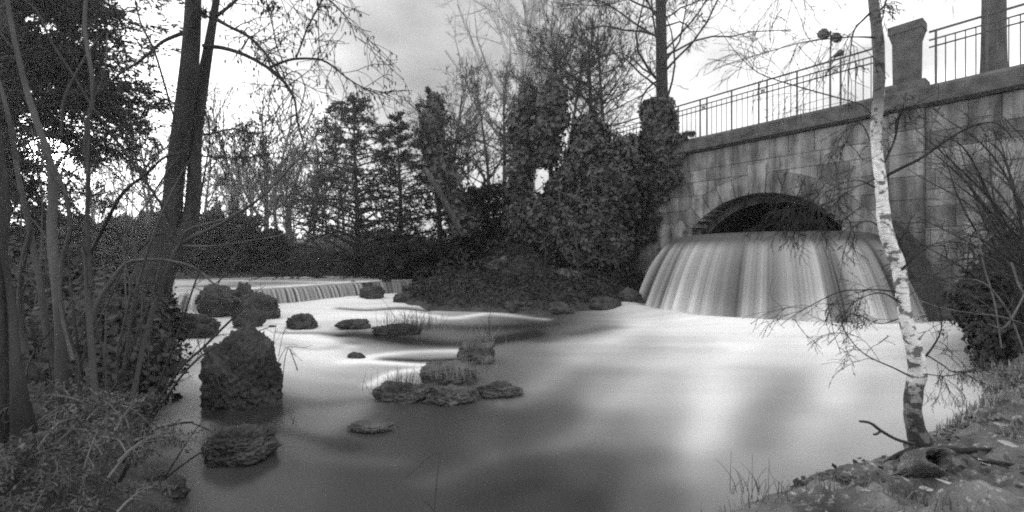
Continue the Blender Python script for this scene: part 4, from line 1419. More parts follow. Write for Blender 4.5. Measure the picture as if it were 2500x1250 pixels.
# far building behind the trunks
fb = tag(empty("long_building", P3(735, 660, 62) * np.array((1, 1, 0)) + np.array((0, 0, 0.9))), "long low flat-roofed building far behind the bare trunks", "building")
MB().box(-5.5, 5.5, 0, 6, -0.5, 1.75).build("wall", M["plaster"], fb)
MB().box(-5.9, 5.9, -0.4, 6.4, 1.75, 2.15).build("roof", M["slate"], fb)
for i in range(7):
    xw = -4.8 + i * 1.6
    w = MB().box(xw - 0.4, xw + 0.4, -0.03, 0.02, 0.3, 1.3).build("window", M["slate"], fb)
    MB().box(xw - 0.45, xw + 0.45, -0.06, 0.0, 0.22, 0.297).build("sill", M["plaster"], w)

for (px, lab) in ((1148, "pale park bench on the path, left one of two"), (1212, "duller park bench on the path, right one of two")):
    Yb = 27
    b = tag(empty("park_bench", P3(px, 645, Yb) * np.array((1, 1, 0)) + np.array((0, 0, 0.52))), lab, "bench", "benches by the path")
    for zc, yc in ((0.42, 0.0), (0.62, 0.22), (0.8, 0.26)):
        MB().box(-0.55, 0.55, yc - 0.05, yc + 0.12 if zc < 0.5 else yc - 0.02, zc, zc + (0.05 if zc < 0.5 else 0.1)).build("plank", M["wood"], b)
    for sx in (-0.45, 0.45):
        MB().box(sx - 0.04, sx + 0.04, -0.02, 0.3, -0.1, 0.419).build("leg", M["rock"], b)

# ------------------------------------------------------------------ left: twin-trunked tree over the stream
tw = tag(empty("twin_trunk_tree", tuple(P3(335, 830, 6))), "tall dark tree with twin trunks on the left bank, boughs arching over the stream", "tree")
Yt = 6.0
T1 = trace([(300, 850, 150), (335, 770, 112), (370, 690, 88), (395, 610, 74), (418, 520, 46), (426, 440, 42), (440, 340, 42), (455, 220, 40), (466, 120, 39), (472, 0, 34), (480, -220, 30), (490, -500, 20)], Yt, n=60)
T2 = trace([(395, 640, 60), (440, 590, 46), (466, 530, 36), (474, 440, 30), (477, 340, 28), (492, 220, 27), (510, 110, 21), (528, 0, 15), (550, -150, 12), (570, -350, 8)], Yt, n=40, dY=0.4)
o = tubes([T1], "trunk", M["bark_dark"], sides=14); reparent_local(o, tw)
o = tubes([T2], "trunk", M["bark_dark"], sides=12); reparent_local(o, tw)
lim = []
for pts, dy in (([(497, 112, 11), (545, 117, 10), (600, 135, 9), (650, 163, 8), (680, 185, 8), (700, 210, 7), (720, 245, 6), (725, 290, 5), (735, 330, 4), (750, 380, 3), (757, 410, 2)], -1.0),
                ([(525, 45, 11), (560, 65, 8), (600, 85, 8), (630, 110, 7), (662, 150, 6), (690, 195, 4)], -0.8),
                ([(658, 165, 7), (700, 148, 6), (730, 143, 6), (780, 145, 5), (810, 160, 5), (840, 185, 4), (870, 205, 3.5), (900, 220, 3), (930, 232, 2), (960, 242, 1.2)], -0.6),
                ([(722, 143, 4), (735, 110, 4), (750, 70, 4), (765, 40, 4), (785, 0, 4), (800, -60, 3)], -0.3),
                ([(690, 150, 3), (675, 110, 3), (665, 60, 3), (650, 0, 3), (640, -60, 2)], -0.3),
                ([(452, 78, 10), (400, 100, 8), (370, 125, 7), (340, 150, 6), (300, 175, 5), (260, 205, 4), (220, 215, 2)], -0.8),
                ([(525, 42, 9), (560, 15, 7), (600, -20, 6), (680, -80, 4)], -0.6),
                ([(515, 45, 6), (492, 30, 5), (470, 0, 4)], -0.5),
                ([(490, 330, 6), (520, 325, 5), (570, 315, 4), (620, 325, 3), (660, 320, 2)], -0.4),
                ([(487, 380, 4), (540, 385, 3), (600, 385, 2.5), (690, 370, 2)], -0.4),
                ([(485, 500, 6), (500, 420, 4), (512, 330, 3), (500, 260, 2)], 0.5),
                ([(470, -60, 12), (560, -90, 9), (680, -60, 7), (790, -10, 5), (850, 50, 3), (870, 100, 2)], -0.8),
                ([(560, -150, 8), (640, -170, 6), (740, -130, 5), (820, -60, 3)], -0.8),
                ([(480, -150, 10), (380, -180, 8), (290, -120, 5), (230, -50, 3)], -0.8)):
    lim.append(trace(pts, Yt + 0.1, n=24, dY=dy, wob=0.05))
PP, RR = stackup(lim, 24)
o = tubes([(PP, RR)], "boughs", M["bark_dark"], sides=7); reparent_local(o, tw)
g1 = grow(PP, RR, 22, 0.30, 0.85, 0.3, (0, 0, -0.10), n=7, rratio=0.45, s0=0.15, minr=0.0048)
g2 = grow(g1[0], g1[1], 5, 0.42, 0.8, 0.35, (0, 0, -0.10), n=5, rratio=0.6, s0=0.2, minr=0.0036)
o = tubes([g1, g2], "twigs", M["bark_dark"]); reparent_local(o, tw)
# catkins hanging from twig ends
ends = g2[0][:, -1]; sel = rs.rand(len(ends)) < 0.55; ends = ends[sel]
nC = len(ends)
C = np.repeat(ends[:, None, :], 4, 1); C[:, 1:, 2] -= np.linspace(0.012, 0.045, 3)[None]; C[:, 1:, 0] += rs.randn(nC, 1) * 0.008
o = tubes([(C, np.tile(np.array((0.004, 0.009, 0.009, 0.003)), (nC, 1)))], "catkins", M["bark_dark"]); o["kind"] = "stuff"; reparent_local(o, tw)

# second large conifer that fills the upper left
def big_left():
    t = tag(empty("hemlock_tree", tuple(P3(40, 800, 8))), "huge black evergreen filling the upper left, sun breaking through", "conifer")
    P, Rr = trace([(-60, 900, 60), (-30, 600, 52), (0, 300, 50), (30, 0, 46), (40, -400, 36), (45, -900, 14)], 8.6, n=30)
    o = tubes([(P, Rr)], "trunk", M["bark_dark"], sides=10); reparent_local(o, t)
    B = []
    spec = [((-60, 30), (420, -10)), ((0, 60), (330, 60)), ((-60, 110), (410, 150)), ((0, 160), (300, 190)), ((-40, 190), (430, 260)), ((0, 250), (330, 300)), ((-60, 300), (420, 330)),
            ((0, 330), (250, 400)), ((-40, 390), (370, 400)), ((0, 20), (300, -120)), ((-60, 450), (190, 470)), ((40, -60), (450, -130)), ((0, 80), (200, 20)), ((-40, 240), (230, 230)),
            ((-50, 560), (130, 640)), ((-60, 500), (110, 540)), ((0, 130), (370, 210)), ((0, 290), (400, 370)), ((0, 0), (360, 90)), ((-50, 340), (100, 330)), ((-30, 210), (120, 150)), ((0, -20), (240, 40)), ((100, 200), (290, 250)), ((-60, 150), (150, 120)), ((-60, 420), (90, 440)), ((-60, 620), (60, 700)), ((-60, 60), (120, 200)), ((-60, 0), (150, 60)), ((-60, 80), (130, 170)), ((-60, 220), (100, 280))]
    for (a, b) in spec:
        for rep in range(3):
            ya, yb = 8.6 + rs.randn() * 0.2, 7.4 + rs.rand() * 2.6
            jit = rs.randn(4) * 14
            p0 = P3(a[0] + jit[0] * .3, a[1] + jit[1], ya); p1 = P3(b[0] + jit[2] * 2.2, b[1] + jit[3], yb)
            s = np.linspace(0, 1, 9)[:, None]
            line = p0 * (1 - s) + p1 * s + np.array((0, 0, 0.35)) * np.sin(s * 3.14) * (0.5 + rs.rand())
            B.append(line)
    B = np.array(B)
    BR = np.tile(np.linspace(0.028, 0.006, 9), (len(B), 1))
    S1, R1 = grow(B, BR, 16, 0.24, 0.85, 0.2, (0, 0, -0.08), n=6, rratio=0.4, s0=0.05, minr=0.004)
    o = tubes([(B, BR), (S1, R1)], "boughs", M["bark_dark"]); reparent_local(o, t)
    K2 = 44
    u = rs.rand(len(S1), K2); f = u * 5; i = np.minimum(f.astype(int), 4); w = (f - i)[..., None]; ar = np.arange(len(S1))[:, None]
    pts = S1[ar, i] * (1 - w) + S1[ar, i + 1] * w + rs.randn(len(S1), K2, 3) * np.array((0.05, 0.05, 0.035))
    dd = (S1[:, -1] - S1[:, 0])[:, None, :] * np.ones((1, K2, 1)); dd /= np.linalg.norm(dd, axis=2, keepdims=True)
    pts = pts.reshape(-1, 3); dd = dd.reshape(-1, 3)
    # the boughs part where the low sun breaks through
    q_ = pts - np.array((0, 0, CH)); sd_ = np.array(SUN_DIR); off = np.linalg.norm(q_ - (q_ @ sd_)[:, None] * sd_, axis=1)
    kp = off > 0.22 + 0.5 * rs.rand(len(pts)) ** 1.5; pts = pts[kp]; dd = dd[kp]
    o = quads(pts.reshape(-1, 3), 0.05, M["foliage_dark"], "crown", flat=0.2, aspect=0.3, D=dd.reshape(-1, 3)); reparent_local(o, t)


big_left()

# ------------------------------------------------------------------ left foreground: shrub stems
def stem_shrub(lines, Y, label, mat="bark_mid", name="bare_shrub", tw_=(5, 0.22), base=None, dys=None, minr=0.0012, cat="shrub", lv2=True, trop=(0, 0, 0.02), n=22):
    ls = []
    for k, pts in enumerate(lines):
        tp = trace(pts, Y + (0 if dys is None else dys[k % len(dys)]), n=n, dY=rs.uniform(-0.15, 0.15), wob=0.03)
        ls.append((tp[0], tp[1] * 0.8))
    PP, RR = stackup(ls, n)
    loc = PP[0][0] if base is None else np.array(base, float)
    t = tag(empty(name, tuple(loc)), label, cat)
    for k in range(len(PP)):
        o = tubes([(PP[k:k + 1], RR[k:k + 1])], "stem", M[mat], sides=8); reparent_local(o, t)
    if tw_[0]:
        g1 = grow(PP, RR, tw_[0], tw_[1], 0.7, 0.25, trop, n=6, rratio=0.35, s0=0.1, minr=minr)
        gs = [g1]
        if lv2: gs.append(grow(g1[0], g1[1], 3, 0.4, 0.7, 0.3, trop, n=4, rratio=0.6, minr=minr))
        o = tubes(gs, "twigs", M[mat]); reparent_local(o, t)
    return t


stem_shrub([[(165, 1000, 46), (150, 900, 32), (148, 820, 26), (138, 700, 24), (126, 570, 24), (130, 470, 22), (118, 380, 18), (80, 270, 16), (55, 180, 14), (32, 80, 12), (18, 0, 10), (0, -120, 8)],
            [(135, 900, 14), (112, 800, 17), (98, 690, 16), (84, 620, 16), (66, 530, 14), (45, 430, 12), (30, 330, 12), (10, 240, 10), (-20, 150, 8)],
            [(178, 880, 14), (150, 760, 12), (150, 640, 12), (170, 560, 14), (160, 480, 12), (130, 400, 9), (90, 350, 7)],
            [(75, 560, 12), (55, 650, 14), (50, 760, 18), (60, 860, 22)]],
           2.1, "grey forked stems rising from the left bank right of the photo's edge", tw_=(6, 0.16), dys=[0, 0.1, -0.1, 0.15])
stem_shrub([[(245, 1040, 20), (232, 960, 18), (226, 880, 17), (218, 780, 15), (212, 680, 14), (212, 560, 13), (216, 440, 11), (208, 330, 10), (228, 230, 10), (214, 120, 11), (206, 60, 10), (212, -30, 9)],
            [(222, 700, 14), (214, 560, 12), (214, 400, 8), (218, 300, 7)],
            [(228, 250, 8), (240, 220, 6), (258, 160, 5), (262, 80, 5)],
            [(150, 330, 7), (155, 250, 9), (180, 190, 9), (215, 130, 8), (255, 75, 5)]],
           2.0, "tall thin grey stem left of the twin trunks with a loop near its top", tw_=(5, 0.14))
stem_shrub([[(60, 0, 6), (92, 30, 6), (130, 110, 7), (180, 185, 8), (225, 260, 8), (290, 350, 9), (350, 435, 9), (400, 510, 8), (440, 590, 8)],
            [(330, 0, 5), (345, 60, 6), (375, 120, 7), (400, 200, 7), (420, 270, 6), (432, 315, 3)],
            [(210, 640, 12), (260, 540, 12), (300, 470, 11), (350, 430, 10), (400, 385, 8), (450, 370, 5), (490, 350, 3)],
            [(440, 600, 9), (390, 570, 6), (320, 620, 8), (280, 560, 7), (230, 560, 5), (160, 480, 5)]],
           2.6, "dark crossing branches in front of the evergreen at upper left", mat="bark_dark", tw_=(7, 0.16))
stem_shrub([[(290, 1180, 12), (340, 1080, 12), (375, 1000, 10), (440, 900, 9), (490, 855, 9), (540, 805, 8), (600, 750, 6), (645, 722, 3)],
            [(300, 1130, 8), (380, 1010, 8), (450, 910, 7), (520, 850, 7), (600, 820, 4), (655, 800, 3)],
            [(330, 1140, 7), (360, 1060, 7), (430, 1036, 8), (472, 1031, 7)],
            [(470, 1033, 5), (510, 1050, 4), (540, 1072, 3)],
            [(380, 1190, 7), (440, 1140, 7), (500, 1100, 6), (550, 1085, 5), (592, 1066, 4)],
            [(380, 960, 7), (440, 800, 6), (480, 680, 5), (520, 600, 3)],
            [(540, 950, 3), (510, 880, 4), (490, 860, 3), (480, 800, 3), (478, 760, 2)],
            [(400, 1170, 5), (470, 1060, 4), (540, 975, 3), (552, 965, 3)]],
           1.9, "bundle of bare sticks leaning right over the water at lower left", tw_=(3, 0.12), mat="bark_dark", base=P3(290, 1190, 1.9))
stem_shrub([[(300, 1040, 14), (330, 940, 13), (350, 840, 13), (380, 740, 13), (410, 660, 14), (438, 600, 14), (500, 565, 11), (560, 535, 9), (640, 480, 7), (720, 395, 5)],
            [(440, 600, 9), (520, 601, 6), (600, 590, 5), (690, 573, 4), (740, 550, 2)],
            [(210, 860, 14), (235, 750, 15), (270, 690, 14), (300, 650, 12), (330, 636, 10), (390, 634, 8), (430, 640, 8), (480, 656, 7), (530, 700, 5), (590, 735, 3)],
            [(438, 600, 8), (460, 560, 7), (560, 530, 6), (650, 470, 5), (730, 390, 3)],
            [(280, 900, 9), (330, 760, 9), (335, 640, 8), (325, 560, 6), (395, 440, 6), (440, 380, 5)],
            [(505, 700, 4), (530, 690, 4), (560, 660, 4), (610, 620, 2.5)],
            [(530, 700, 4), (560, 640, 3), (582, 615, 2)],
            [(470, 700, 3), (545, 730, 4), (600, 725, 4), (645, 700, 2)],
            [(300, 1000, 8), (285, 880, 8), (305, 780, 8), (318, 700, 7), (300, 600, 5), (340, 520, 4), (440, 430, 3)],
            [(230, 1000, 8), (290, 930, 9), (310, 850, 10), (330, 720, 9), (380, 560, 8), (440, 430, 6), (500, 340, 3)]],
           2.3, "arching grey branches of the left shrub crossing the twin trunks", tw_=(4, 0.13), base=P3(270, 1050, 2.3))
stem_shrub([[(-30, 1180, 70), (5, 950, 46), (-5, 700, 34), (12, 500, 24), (-10, 300, 18), (-40, 100, 20)], [(60, 1060, 60), (40, 900, 30), (30, 760, 20), (10, 620, 16)]],
           1.7, "thick shadowy trunk at the photo's left edge", mat="bark_dark", name="leaning_trunk", cat="tree", tw_=(4, 0.12))

sap = []
for k in range(20):
    x0 = rs.uniform(40, 360); x1 = x0 + rs.uniform(-90, 150); y1 = rs.uniform(330, 760)
    w0 = rs.uniform(4, 9)
    sap.append([(x0, rs.uniform(980, 1120), w0), (x0 + rs.uniform(-15, 15), 900, w0 * .9), ((x0 + x1) / 2 + rs.uniform(-20, 20), (900 + y1) / 2, w0 * .7), (x1, y1, 1.5)])
stem_shrub(sap, 2.7, "many thin tangled saplings crowding the left bank behind the grey stems", mat="bark_mid", tw_=(5, 0.16), dys=[0, 0.3, -0.3, 0.6, -0.5], name="sapling_clump")

# left bank cover: bramble and dark growth
lb = []
for k in range(150):
    px = rs.uniform(-60, 330) ; py = rs.uniform(980, 1240) + max(0, px - 200) * 0.4
    Yk = rs.uniform(1.5, 2.6)
    a = P3(px, py, Yk); a[2] = max(a[2], 0.05)
    L_ = rs.uniform(0.12, 0.36); th_ = rs.uniform(0, 6.28)
    s = np.linspace(0, 1, 10)
    lb.append(np.stack([a[0] + np.cos(th_) * L_ * s, a[1] + np.sin(th_) * L_ * s, a[2] + L_ * (1.3 * s - 1.45 * s * s) * rs.uniform(0.5, 1.0)], 1))
lb = np.array(lb); lr = np.tile(np.linspace(0.0045, 0.0012, 10), (len(lb), 1))
br = tag(empty("bramble", tuple(P3(230, 1150, 2.0))), "tangle of arching feathery bramble covering the lower left bank", "bramble")
gb = grow(lb, lr, 22, 0.14, 1.0, 0.2, (0, 0, -0.04), n=4, rratio=0.5, s0=0.1, minr=0.0011)
o = tubes([(lb, lr), gb], "stems", material("bramble_stem", 0.07, 0.18, scale=5, bump=0)); reparent_local(o, br)
e = gb[0].reshape(-1, 3); e = e[rs.rand(len(e)) < 0.8] + rs.randn(1, 3) * 0.0
e = np.concatenate([e + rs.randn(*e.shape) * 0.012 for _ in range(2)])
o = quads(e, 0.009, M["bramble"], "leaves", aspect=0.35); o["kind"] = "stuff"; reparent_local(o, br)
# dark ivy-grown thicket on the left bank up to the twin tree
ct = [P3(330, 850, 4.6), P3(300, 920, 3.6), P3(240, 830, 4.2), P3(150, 800, 4.6), P3(60, 780, 4.4), P3(120, 900, 3.4), P3(200, 960, 3.2), P3(300, 760, 6.2), P3(180, 720, 7.0), P3(50, 690, 7.0), P3(345, 790, 5.6), P3(-60, 850, 4.0), P3(20, 970, 2.9)]
crd = [(0.32, 0.5, 0.55), (0.30, 0.4, 0.42), (0.5, 0.5, 0.55), (0.6, 0.5, 0.6), (0.7, 0.6, 0.6), (0.5, 0.5, 0.45), (0.4, 0.4, 0.35), (0.5, 0.6, 0.5), (1.0, 0.8, 0.55), (1.2, 0.9, 0.7), (0.3, 0.5, 0.4), (0.8, 0.6, 0.6), (0.5, 0.4, 0.3)]
th_t = tag(empty("thicket", tuple(P3(200, 1000, 3.6))), "dark leafy thicket on the left bank below the twin-trunked tree", "thicket")
o = shade_core(ct, crd, "stems", M["foliage_dark"], None, 0.85); reparent_local(o, th_t)  # dark lumps under the thicket leaves, added to block light
pv, pn = shell_points(52000, ct, crd, 0.25)
o = leaves_facing(pv, pn, 0.028, M["foliage_mid"], "leaves"); o["kind"] = "stuff"; reparent_local(o, th_t)

# ------------------------------------------------------------------ right: birch
Yb = 2.55
bi = tag(empty("birch_tree", tuple(P3(2245, 1090, Yb))), "slender white birch leaning over the near bank in front of the bridge", "birch")
P, Rr = trace([(2262, 1110, 84), (2248, 1080, 58), (2234, 1040, 45), (2228, 1000, 42), (2232, 950, 42), (2240, 910, 43), (2236, 870, 41), (2226, 830, 38), (2214, 790, 34), (2205, 740, 31), (2200, 690, 32), (2192, 645, 35), (2174, 600, 34), (2160, 550, 33),
              (2155, 500, 30), (2150, 440, 28), (2142, 380, 26), (2138, 320, 27), (2143, 260, 28), (2146, 200, 27), (2145, 120, 28), (2138, 50, 26), (2132, 0, 25), (2120, -120, 22), (2110, -300, 16), (2100, -500, 8)], Yb, n=110)
Rr = Rr * (1 + 0.07 * np.sin(np.arange(110) * 1.3) * rs.rand(110)) * 0.85
o = tubes([(P, Rr)], "trunk", M["birch"], sides=18); reparent_local(o, bi)
o.location = -Vector(bi.location)
lim = []
for pts, dy in (([(2138, 18, 9), (2110, 45, 7), (2085, 75, 5), (2076, 130, 3), (2073, 190, 2), (2070, 240, 1)], -0.2),
                ([(2143, 92, 7), (2090, 90, 4), (2040, 93, 4), (1960, 103, 3.5), (1880, 125, 3), (1800, 148, 2.4), (1740, 170, 1.4)], -0.2),
                ([(2158, 432, 11), (2205, 408, 9), (2250, 385, 8), (2300, 350, 7), (2350, 318, 6), (2400, 300, 5), (2440, 305, 4), (2480, 345, 2)], -0.3),
                ([(2150, 412, 10), (2172, 370, 6), (2187, 330, 6), (2190, 290, 5), (2230, 258, 4), (2280, 230, 2)], 0.1),
                ([(2187, 330, 5), (2195, 285, 4), (2200, 250, 2)], 0),
                ([(2140, 300, 5), (2110, 260, 4), (2050, 240, 4), (1960, 215, 4), (1880, 190, 3.5), (1840, 170, 3), (1790, 120, 2), (1750, 60, 1.2)], 0.4),
                ([(2198, 714, 7), (2150, 708, 5), (2100, 708, 4), (2050, 712, 4), (1990, 740, 3), (1930, 775, 2.4), (1905, 795, 2)], -0.2),
                ([(2222, 918, 6), (2180, 897, 5), (2120, 870, 4), (2085, 840, 3), (2060, 800, 2.4), (2050, 740, 1.4)], -0.1),
                ([(2250, 880, 8), (2278, 845, 6), (2296, 810, 4), (2298, 775, 3), (2290, 740, 2)], -0.1),
                ([(2262, 866, 5), (2300, 890, 4), (2330, 908, 4), (2400, 905, 3), (2460, 880, 2)], -0.1),
                ([(2252, 912, 4), (2310, 918, 3), (2380, 900, 3), (2400, 850, 2)], 0.1),
                ([(2200, 740, 6), (2150, 715, 4), (2090, 735, 3), (2060, 780, 2), (2060, 840, 1.2)], 0.2),
                ([(2156, 560, 6), (2120, 540, 4), (2080, 560, 3), (2060, 620, 2), (2050, 690, 1.2)], 0.2),
                ([(2140, 460, 6), (2090, 440, 4), (2030, 460, 3), (1990, 500, 2), (1980, 540, 1.5)], -0.3),
                ([(2200, 660, 6), (2240, 620, 4), (2300, 590, 3), (2380, 600, 2), (2450, 620, 1)], -0.3),
                ([(2142, 390, 5), (2100, 300, 3), (2060, 360, 2), (2040, 440, 1.4)], 0.3),
                ([(2215, 770, 5), (2150, 790, 3), (2100, 770, 3), (2050, 760, 2)], 0.3),
                ([(2160, 520, 5), (2200, 600, 4), (2215, 660, 3), (2230, 700, 2)], 0.15),
                ([(2200, 650, 5), (2190, 600, 5), (2215, 560, 4), (2226, 520, 2)], 0.15),
                ([(2145, 30, 6), (2160, 10, 5), (2170, -30, 4)], 0.1), ([(2150, 60, 5), (2157, 30, 4), (2162, 0, 3)], 0.2),
                ([(2100, -300, 8), (2000, -250, 5), (1930, -120, 3), (1900, 0, 2), (1880, 80, 1.2)], -0.4),
                ([(2150, 430, 5), (2090, 455, 3.5), (2000, 470, 3), (1930, 490, 3), (1875, 497, 2)], -0.3),
                ([(2090, 458, 3), (2010, 500, 3), (1940, 510, 3), (1875, 519, 2)], -0.2),
                ([(2080, 470, 3), (1990, 506, 3), (1920, 536, 2.6), (1842, 563, 2)], -0.2),
                ([(1945, 490, 2), (1925, 515, 2), (1930, 550, 2), (1955, 566, 2), (1968, 545, 2), (1960, 500, 1.5)], -0.2),
                ([(1960, 470, 2), (1938, 500, 2), (1935, 540, 2), (1948, 560, 1.5)], -0.2),
                ([(1985, 490, 2), (1975, 520, 2), (1972, 560, 1.5)], -0.2),
                ([(2110, -200, 7), (2220, -220, 5), (2330, -120, 3), (2380, 0, 2)], -0.3)):
    lim.append(trace(pts, Yb, n=20, dY=dy, wob=0.03))
PP, RR = stackup(lim, 20)
RR = RR * 0.85
o = tubes([(PP, RR)], "boughs", M["bark_dark"], sides=6); reparent_local(o, bi)
g1 = grow(PP, RR, 14, 0.36, 0.8, 0.35, (0, 0, -0.12), n=8, rratio=0.35, s0=0.12, minr=0.0016)
g2 = grow(g1[0], g1[1], 4, 0.5, 0.7, 0.35, (0, 0, -0.16), n=6, rratio=0.7, s0=0.2, minr=0.0011)
o = tubes([g1, g2], "twigs", M["bark_dark"]); reparent_local(o, bi)
e = np.concatenate([g1[0][:, 3:].reshape(-1, 3), g2[0][:, 2:].reshape(-1, 3)])
e = e[rs.rand(len(e)) < 0.4]
o = quads(e, 0.0045, M["bark_dark"], "buds", aspect=0.6); o["kind"] = "stuff"; reparent_local(o, bi)

# twiggy shrub against the wall, rooted on the right
ls = []
for k in range(46):
    x0 = rs.uniform(2440, 2580); y0 = rs.uniform(560, 880)
    x1 = rs.uniform(2210, 2440); y1 = rs.uniform(230, 800)
    xm = (x0 + x1) / 2 + rs.randn() * 30; ym = (y0 + y1) / 2 - rs.uniform(10, 90)
    ls.append(trace([(x0, y0, rs.uniform(4, 9)), (xm, ym, 4), (x1, y1, 1.5)], rs.uniform(4.0, 5.6), n=16, dY=rs.uniform(-0.4, 0.8), wob=0.06))
PP, RR = stackup(ls, 16)
sh = tag(empty("twiggy_shrub", tuple(P3(2500, 900, 4.8))), "bare twiggy shrub spreading in front of the right wall of the bridge", "shrub")
g1 = grow(PP, RR, 7, 0.3, 0.7, 0.25, (0, 0, 0.0), n=6, rratio=0.5, s0=0.1, minr=0.0024)
g2 = grow(g1[0], g1[1], 3, 0.45, 0.7, 0.3, (0, 0, -0.02), n=5, rratio=0.6, minr=0.0018)
o = tubes([(PP, RR)], "stems", M["bark_dark"]); reparent_local(o, sh)
o = tubes([g1, g2], "twigs", M["bark_mid"]); reparent_local(o, sh)
stem_shrub([[(2500, 790, 6), (2440, 772, 6), (2380, 765, 5), (2300, 752, 5), (2232, 728, 3)], [(2445, 850, 4), (2428, 740, 5), (2402, 650, 4), (2388, 570, 3), (2382, 510, 2)],
            [(2510, 700, 6), (2480, 760, 6), (2450, 800, 5), (2410, 790, 3)], [(2500, 860, 6), (2460, 760, 6), (2400, 690, 5), (2330, 680, 3)], [(2470, 640, 7), (2490, 700, 6), (2520, 740, 5)]],
           3.9, "bare grey sticks lying across the dark bush at the right edge", mat="bark_stick", tw_=(4, 0.15), name="bare_shrub")
cb = [P3(2470, 760, 5.2), P3(2520, 700, 5.4), P3(2500, 860, 4.8), P3(2560, 800, 4.8), P3(2470, 690, 5.8)]
crb = [(0.42, 0.5, 0.5), (0.5, 0.5, 0.5), (0.35, 0.45, 0.45), (0.6, 0.6, 0.6), (0.3, 0.4, 0.35)]
bs = tag(empty("evergreen_bush", tuple(P3(2500, 940, 4.9))), "black leafy bush at the right edge above the pool", "bush")
o = shade_core(cb, crb, "stems", M["foliage_dark"], None, 0.8); reparent_local(o, bs)  # light-blocking dark filler added inside the bush, not stems
pv, pn = shell_points(16000, cb, crb, 0.3)
o = leaves_facing(pv, pn, 0.035, M["foliage_mid"], "leaves"); o["kind"] = "stuff"; reparent_local(o, bs)

# ------------------------------------------------------------------ near bank details
def blades(K, xr, yr, hgt, mat, label, seed, dmin=0.02, cond=None, wid=0.0022, lean=0.8):
    x = rs.uniform(*xr, K); y = rs.uniform(*yr, K)
    d = sdist(x, y, WATER); ok = d > dmin
    if cond is not None: ok &= cond(x, y)
    x, y = x[ok], y[ok]; K = len(x)
    z = height(x, y)
    h = hgt * (0.35 + 0.9 * rs.rand(K) ** 1.4)
    a = rs.rand(K) * 6.283; ln = lean * rs.rand(K)
    dx, dy = np.cos(a) * ln, np.sin(a) * ln
    wx, wy = -np.sin(a) * wid, np.cos(a) * wid
    p0 = np.stack([x - wx, y - wy, z], 1); p1 = np.stack([x + wx, y + wy, z], 1)
    m0 = np.stack([x - wx * .8 + dx * h * .3, y - wy * .8 + dy * h * .3, z + h * .6], 1); m1 = np.stack([x + wx * .8 + dx * h * .3, y + wy * .8 + dy * h * .3, z + h * .6], 1)
    t = np.stack([x + dx * h * .9, y + dy * h * .9, z + h * (1 - 0.35 * ln)], 1)
    V = np.stack([p0, p1, m1, m0, t], 1).reshape(-1, 3)
    b = np.arange(K)[:, None] * 5
    q = np.concatenate([b + np.array([[0, 1, 2, 3]]), b + np.array([[3, 2, 4, 4]])], 0)
    f4 = [tuple(r) for r in (b + np.array([[0, 1, 2, 3]])).tolist()]
    f3 = [tuple(r) for r in (b + np.array([[3, 2, 4]])).tolist()]
    return tag(mesh_np("grass", V, f4 + f3, mat), label, "grass", kind="stuff")


clump = lambda x, y: fnoise(x, y, 3.5, 91) > 0.1
blades(16000, (0.6, 5.5), (0.9, 5.2), 0.10, M["grass"], "short grass on the near bank below the birch", 1, cond=clump)
blades(12000, (2.2, 5.5), (1.0, 5.2), 0.13, M["deadgrass"], "pale dead grass on the right of the near bank", 2, cond=lambda x, y: (x > 2.4 + 0.4 * (y - 1.5)) & (fnoise(x, y, 4, 92) > -0.1), wid=0.0045)
blades(1500, (0.5, 2.2), (1.2, 2.3), 0.10, M["grass"], "wispy grass blades fringing the near bank at the water", 3, dmin=-0.01, cond=lambda x, y: sdist(x, y, WATER) < 0.08, lean=1.0)

# grass and dead stems on the rocks
def tuft(px, py, z, w_, K, hgt, label, mat="deadgrass", name="grass_tuft", d=0.15):
    b = G(px, py, z)
    t = []
    for k in range(K):
        x = b[0] + rs.randn() * w_; y = b[1] + rs.rand() * d
        h = hgt * (0.3 + 0.9 * rs.rand()); a = rs.rand() * 6.28; l = rs.rand() * 0.6
        s = np.linspace(0, 1, 5)
        t.append(np.stack([x + np.cos(a) * l * h * s ** 1.6, y + np.sin(a) * l * h * s ** 1.6, z + h * s * (1 - 0.3 * l * s)], 1))
    t = np.array(t); r = np.tile(np.linspace(0.0009, 0.0004, 5) * (1 + b[1] / 2.2), (K, 1))
    o = tubes([(t, r)], name, M[mat])
    return tag(o, label, "grass tuft")


tuft(990, 812, 0.12, 0.26, 160, 0.30, "dry grass growing on the flat islet", mat="bark_mid", d=0.4)
tuft(985, 812, 0.1, 0.05, 4, 0.75, "tall dead stalk rising from the islet's grass", mat="bark_mid")
tuft(1195, 820, 0.0, 0.02, 5, 0.65, "lone dark weed stalk standing in the shallows", mat="bark_dark")
tuft(985, 965, 0.12, 0.11, 90, 0.17, "dead stems over the low mist-paled rock of the groyne", mat="bark_mid", d=0.3)
tuft(1130, 930, 0.15, 0.22, 110, 0.16, "wispy dead grass on the groyne's middle stone", mat="deadgrass", d=0.3)
tuft(1160, 850, 0.22, 0.12, 60, 0.25, "pale grass on top of the upright groyne stone", mat="deadgrass", d=0.2)
tuft(600, 1060, 0.12, 0.12, 120, 0.06, "short wet moss grass on the low dark boulder", mat="bark_mid", d=0.25)
tuft(1860, 1230, 0.2, 0.06, 26, 0.16, "wisp of long grass at the bank's tip lower right", mat="bark_mid", d=0.1)
tuft(2440, 950, 0.34, 0.12, 60, 0.16, "grass fringe on the bank edge under the shrub", mat="deadgrass", d=0.3)
tuft(2350, 1000, 0.28, 0.07, 26, 0.1, "low grass fringe just right of the birch foot", mat="deadgrass", d=0.2)

